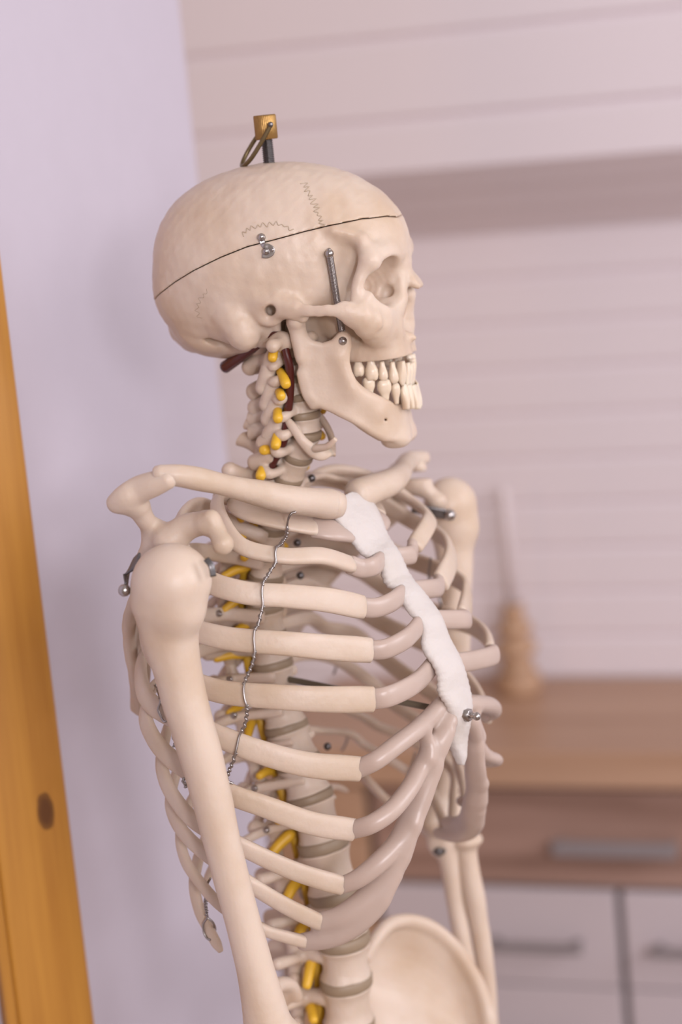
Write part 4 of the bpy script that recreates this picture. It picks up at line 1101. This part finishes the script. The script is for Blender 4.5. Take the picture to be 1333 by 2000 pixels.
# forearm of the far side
def bones(rows, wv=None):
    q = cr([np.append(U(x, y, r), [w_]) for x, y, r, w_ in rows], 7)
    return sweep(q[:, :3], q[:, 3], q[:, 3]*.95, None, seg=18, power=2, cap=.6)
def forearm(rows, extra):
    P = np.array([U(x, y, r) for x, y, r, _ in rows]); f = Field(P.min(0)-.02, P.max(0)+.02, .0013)
    f.poly(P, [q[3] for q in rows], .006)
    for (x, y, r, rad) in extra: f.ell(U(x, y, r), rad, .004)
    f.rough(.0003, 160, 8); return f.mesh()
part('radius_bone', forearm([(912, 1645, -.158, .0085), (913, 1668, -.158, .0078), (919, 1705, -.158, .0082), (927, 1750, -.158, .0086), (936, 1800, -.160, .0078), (945, 1860, -.160, .0074), (952, 1920, -.160, .0074), (957, 2010, -.160, .0076)],
                             [(912, 1640, -.158, (.0125, .0125, .0060))]), M_BONE)
part('ulna_bone', forearm([(868, 1600, -.150, .0100), (872, 1640, -.150, .0105), (880, 1690, -.150, .0082), (890, 1760, -.150, .0074), (902, 1830, -.148, .0070), (915, 1900, -.146, .0066), (926, 2010, -.146, .006)],
                          [(862, 1605, -.150, (.014, .016, .012)), (852, 1640, -.146, (.007, .008, .014))]), M_BONE)
part('elbow_screw', join([sphere(U(858, 1663, -.140), .004), tube(np.array([U(850, 1663, -.140), U(868, 1662, -.140)]), .0022)]), M_DSTEEL)
# ------------------------------------------------------------------ hip bone of the far side (and its twin)
def hip():
    crest = [(716, 1868, -.046), (735, 1832, -.056), (760, 1806, -.072), (792, 1797, -.088), (826, 1803, -.102), (858, 1820, -.112), (888, 1848, -.120), (914, 1886, -.125), (936, 1926, -.127), (950, 1966, -.126), (956, 1996, -.124), (950, 2030, -.122)]
    inner = [(722, 1990, -.036), (735, 2030, -.040), (760, 2070, -.045), (790, 2095, -.050), (820, 2110, -.056), (850, 2120, -.062), (875, 2125, -.070), (895, 2125, -.078), (915, 2115, -.088), (930, 2100, -.096), (940, 2080, -.104), (945, 2050, -.112)]
    Cq = cr([U(*q) for q in crest], 5); Iq = cr([U(*q) for q in inner], 5)
    f = Field(np.minimum(Cq.min(0), Iq.min(0))-.02, np.maximum(Cq.max(0), Iq.max(0))+.02, .0014)
    for a, b in zip(Cq, Iq):
        k = 5; L_ = [a+(b-a)*t + np.array([-.020*math.sin(math.pi*min(t*1.15, 1)), -.004*math.sin(math.pi*t), 0]) for t in np.linspace(0, 1, k)]
        f.poly(L_, .0026, .003)
    f.poly(Cq, np.interp(np.arange(len(Cq)), [0, 10, 30, len(Cq)-1], [.005, .0052, .0050, .0062]), .004)
    f.rough(.0003, 140, 6)
    return f.mesh()
hv = hip(); part('hip_bone', (hv[0], flip(hv[1])), M_BONE, mir=None)
hm = (mirb(hv[0]*np.array([1, 1, 1])), hv[1]); part('hip_bone', hm, M_BONE, mir=None)

# ------------------------------------------------------------------ metal fittings
def Uh(x, y, r): return H.U(x, y, r)
# hanging screw on the crown
sx = Uh(524, 330, 0); tx = Uh(521, 268, 0); axd = np.array([0, 0, 1.0])
def thread(p, L, r, pitch, amp, seg=20):
    rings = int(L/pitch*6); V, Fc = [], []
    for i in range(rings+1):
        z = L*i/rings
        for j in range(seg):
            a = 2*math.pi*j/seg; rr_ = r+amp*math.cos(2*math.pi*(z/pitch)-a)
            V.append((p[0]+rr_*math.cos(a), p[1]+rr_*math.sin(a), p[2]+z))
    for i in range(rings):
        for j in range(seg):
            k = (j+1) % seg; Fc.append((i*seg+j, i*seg+k, (i+1)*seg+k, (i+1)*seg+j))
    Fc.append(tuple(range(seg))[::-1]); Fc.append(tuple(rings*seg+j for j in range(seg)))
    return np.array(V), Fc
q0 = np.array([tx[0], 0, sx[2]-.004]); ztop_ = Uh(521, 224, 0)[2]; znut = Uh(521, 272, 0)[2]
part('hanging_screw', thread(q0, znut+.003-q0[2], .0040, .0014, .0004), M_DSTEEL, fr=H)
def knurl(p, L, r, seg=120):
    prof_ = [(r*.55, 0), (r*.93, 0), (r, .0006), (r, L-.0008), (r*.93, L), (r*.45, L), (r*.40, L-.002)]
    V, Fc = [], []
    for (rr_, z) in prof_:
        for j in range(seg):
            a = 2*math.pi*j/seg; e = .0005 if (j % 3 == 0 and rr_ > r*.9) else 0
            V.append((p[0]+(rr_-e)*math.cos(a), p[1]+(rr_-e)*math.sin(a), p[2]+z))
    m_k = len(prof_)
    for i in range(m_k-1):
        for j in range(seg):
            k = (j+1) % seg; Fc.append((i*seg+j, i*seg+k, (i+1)*seg+k, (i+1)*seg+j))
    Fc.append(tuple(range(seg))[::-1]); Fc.append(tuple((m_k-1)*seg+j for j in range(seg)))
    return np.array(V), Fc
part('brass_nut', knurl(np.array([tx[0], 0, znut]), ztop_-znut, .0080), M_BRASS, fr=H)
rg = [Uh(530, 243, .0078), Uh(512, 276, .0082), Uh(492, 308, .0075), Uh(478, 323, .0030), Uh(473, 322, -.0030), Uh(482, 300, -.0080), Uh(503, 266, -.0085), Uh(527, 238, -.0078)]
part('hanging_ring', tube(cr(rg, 7), .0016, seg=10), M_OLDBRASS, fr=H)
part('ring_pin', tube(np.array([Uh(529, 243, .0095), Uh(529, 243, -.0095)]), .0019, seg=10), M_DSTEEL, fr=H)

def pt(px, py, bvs, lift):
    h_ = hit(px, py, bvs); 
    if h_ is None: return None, None
    nn = h_[2]; nn = -nn if np.dot(nn, ray(px, py)) > 0 else nn
    return h_[0]+nn*lift, nn
def put(name, vf, mat, parent=None): return link(name, vf[0], vf[1], mat, parent or SK)
both = [bv_s, bv_c]
# latch: plate hooking over the cut
lp = [(511, 464), (512, 473), (517, 480), (525, 482), (532, 487), (531, 495), (523, 500), (513, 500)]
LP, LN = zip(*[pt(x, y, both, .0012) for x, y in lp])
LPc = cr(LP, 5); LNc = cr(LN, 5)
put('latch', sweep(LPc, np.interp(np.arange(len(LPc)), [0, 6, 18, len(LPc)-1], [.0026, .0016, .0020, .0014]), .0004, LNc, seg=10, power=6, cap=.2), M_STEEL, cap_o)
for (x, y) in ((511, 464), (520, 491)):
    p_, n_ = pt(x, y, both, .0016)
    put('latch_screw', join([sphere(p_+n_*.0006, .0021), sphere(p_-n_*.0012, .0030)]), M_STEEL, cap_o if y < 470 else skull)
p_, n_ = pt(533, 488, both, .0012); put('latch_pin', sphere(p_, .0014), M_STEEL, skull)
# spring from the temple to the jaw
sp0, n0 = pt(640, 493, both, .0040)
put('spring_pin', join([sphere(sp0, .0031), tube(np.array([sp0-n0*.006, sp0]), .0018), sphere(sp0+np.array([0, 0, .0022]), .0017)]), M_STEEL, skull)
se = H.wor(Uh(668, 646, .0430))
def spring(a, b, r, wr, turns):
    d = b-a; L = np.linalg.norm(d); d = d/L; e1 = np.cross(d, [0, 0, 1.0]); e1 /= np.linalg.norm(e1); e2 = np.cross(d, e1)
    N = turns*10; t = np.linspace(0, 1, N+1); P = a+np.outer(t*L, d)+r*np.outer(np.cos(t*turns*2*np.pi), e1)+r*np.outer(np.sin(t*turns*2*np.pi), e2)
    return tube(P, wr, seg=5)
sa = sp0+(se-sp0)*.035
put('jaw_spring', join([spring(sa, se, .0021, .00052, 62), tube(np.array([sa, se]), .0016, seg=8)]), M_WIRE, skull)
pj, nj = pt(670, 666, [bv_j], .0003)
if pj is not None: put('jaw_screw', join([sphere(pj, .0024), sphere(pj-nj*.0012, .0032)]), M_STEEL, jaw)

# wires binding the ribs: laid on whatever bone is in front of the camera, bridging the gaps
rib_objs = [o for o in SK.children if o.name.split('.')[0] in ('rib', 'collar_bone')]
nearV, nearF, off_ = [], [], 0
mats_inv = None
RBV = []
for o in rib_objs:
    bse = np.array(SK.location); vv = [Vector(np.array(v.co)+bse) for v in o.data.vertices]; ff = [tuple(p.vertices) for p in o.data.polygons]
    RBV.append(BVHTree.FromPolygons(vv, ff))
def wire(pts, rad=.00085, lift=.0020, twist=True, n=6, r_guess=.12):
    P = cr(pts, n); D = []
    for (x, y) in P:
        h_ = hit(x, y, RBV)
        D.append(np.nan if h_ is None or B.loc(h_[0])[1] < (.03 if y < 1060 else .085) else float(np.dot(h_[0]-CO, fwd))-lift)
    D = np.array(D); D = np.array([np.nan if np.isnan(D[i]) else np.nanmin(D[max(0, i-3):i+4]) for i in range(len(D))]); ok = ~np.isnan(D); idx_ = np.arange(len(D))
    if not ok.any(): return
    D = np.interp(idx_, idx_[ok], D[ok])
    W3 = np.array([at_depth(x, y, d) for (x, y), d in zip(P, D)])
    W3[1:-1] = (W3[:-2]+2*W3[1:-1]+W3[2:])/4
    g = tube(W3, rad, seg=8)
    if twist:
        gap = np.where(~ok)[0]; parts_ = [g]
        if len(gap) > 3:
            run = []; runs = []
            for i_ in gap:
                if run and i_ != run[-1]+1: runs.append(run); run = []
                run.append(i_)
            runs.append(run)
            for rn in runs:
                if len(rn) < 3: continue
                seg_ = cr(W3[max(rn[0]-1, 0):rn[-1]+2], 5); t = np.linspace(0, 1, len(seg_)); L_ = np.linalg.norm(np.diff(seg_, axis=0), axis=1).sum()
                ph = t*L_/.0042*2*np.pi
                parts_.append(tube(seg_+.0009*np.outer(np.cos(ph), RT)+.0009*np.outer(np.sin(ph), fwd), rad*.9, seg=6))
        g = join(parts_)
    put('binding_wire', g, M_WIRE)
wire([(578, 1000), (568, 1004), (562, 1020), (560, 1045), (553, 1056), (548, 1064), (541, 1068), (538, 1080), (539, 1098), (530, 1112), (522, 1126), (514, 1138), (512, 1160), (514, 1178), (512, 1190), (508, 1206), (504, 1222),
      (498, 1230), (496, 1250), (498, 1272), (494, 1295), (487, 1312), (480, 1328), (476, 1345), (478, 1365), (483, 1382), (482, 1398), (478, 1418), (468, 1436), (463, 1458), (457, 1484), (450, 1500), (446, 1512), (443, 1524), (455, 1530)], n=4)
wire([(304, 1337), (311, 1350), (314, 1370), (309, 1386), (315, 1400), (321, 1410), (330, 1410), (342, 1448), (341, 1458)], n=4)
wire([(358, 1520), (360, 1530), (364, 1538), (362, 1528)], n=4)
def wire3(pts, rad=.00075):
    put('binding_wire', tube(B.wor(cr([B.U(*q) for q in pts], 6)), rad, seg=8), M_WIRE)
wire3([(411, 1716, .128), (405, 1728, .127), (402, 1748, .126), (400, 1764, .125), (403, 1780, .124), (405, 1792, .124), (398, 1804, .124), (398, 1820, .124), (404, 1832, .124), (411, 1836, .124)], .0008)
wire3([(405, 1792, .124), (415, 1800, .122), (420, 1810, .118), (421, 1816, .110)], .0008)
tp_ = cr([B.U(402, 1756, .127), B.U(404, 1790, .125)], 20); ph = np.linspace(0, 12*np.pi, len(tp_))
put('binding_wire', tube(B.wor(tp_+.0011*np.stack([np.cos(ph), np.sin(ph), 0*ph], 1)), .0006, seg=6), M_WIRE)
# far-side wires
for q in ([(842, 1090), (840, 1104), (838, 1118), (840, 1140)], [(858, 1168), (862, 1180), (858, 1192)], [(655, 1290), (657, 1302), (652, 1316)], [(676, 1424), (680, 1436), (676, 1452), (668, 1466)],
          [(812, 1470), (806, 1490), (800, 1510), (792, 1530)]):
    q3 = [B.U(x, y, -.125) for x, y in q]; put('binding_wire', tube(B.wor(cr(q3, 5)), .0010, seg=8), M_WIRE)

# small screws where the ribs meet the spine
bone_objs = [o for o in SK.children if o.name.split('.')[0] in ('rib', 'vertebra')]
BBV = []
for o in bone_objs:
    bse = np.array(SK.location); vv = [Vector(np.array(v.co)+bse) for v in o.data.vertices]; ff = [tuple(p.vertices) for p in o.data.polygons]
    BBV.append(BVHTree.FromPolygons(vv, ff))
for (x, y) in ((396, 986), (438, 1011), (450, 1027), (427, 1198), (448, 1327), (457, 1398), (497, 1540), (521, 1621)):
    p_, n_ = pt(x, y, BBV, .0004)
    if p_ is None: continue
    if B.loc(p_)[1] > .055: p_ = B.wor(B.U(x, y, .033)); n_ = B.R
    put('rib_screw', join([sphere(p_, .0026), sphere(p_+n_*.0022, .0016)]), M_STEEL)
for (x, y, r) in ((581, 1060, -.03), (587, 1124, -.03), (609, 934, -.028), (640, 1458, -.03), (583, 1450, -.03)):
    put('rib_screw', sphere(B.wor(B.U(x, y, r)), .0030), M_DSTEEL)

# brace rod from the spine to the breastbone with its bolt
ra_, rb_ = B.wor(B.U(560, 1326, 0)), B.wor(B.U(905, 1395, 0))
put('brace_rod', tube(np.array([ra_, rb_]), .0024, seg=14), flat_mat('brown_rod', (.13, .105, .07), .4))
ax_r = (rb_-ra_)/np.linalg.norm(rb_-ra_); e_ = B.wor(B.U(911, 1396, 0))
fwd_b = B.A*.95+np.array([0, 0, -.05])
put('bolt', join([tube(np.array([e_-fwd_b*.010, e_+fwd_b*.0035]), .0046, seg=6, cap=.1), tube(np.array([e_, e_+fwd_b*.0085]), .0022, seg=12), sphere(e_+fwd_b*.0090, .0030)]), M_STEEL, None)

LB = {'artery': 'dark red rubber artery', 'nerve_root': 'yellow nerve root', 'spinal_disc': 'tan rubber disc', 'costal_cartilage': 'translucent greyish rubber cartilage',
      'breastbone': 'matte white breastbone', 'brass_nut': 'ridged brass nut', 'hanging_ring': 'dull brass wire ring', 'binding_wire': 'twisted grey steel wire', 'brace_rod': 'dark brown metal rod',
      'jaw_spring': 'thin steel coil spring', 'latch': 'small steel hook latch', 'arm_strap': 'dark steel strap'}
for o in bpy.data.objects:
    k = o.name.split('.')[0]
    if k in LB and o.parent is not None: o['label'] = LB[k]
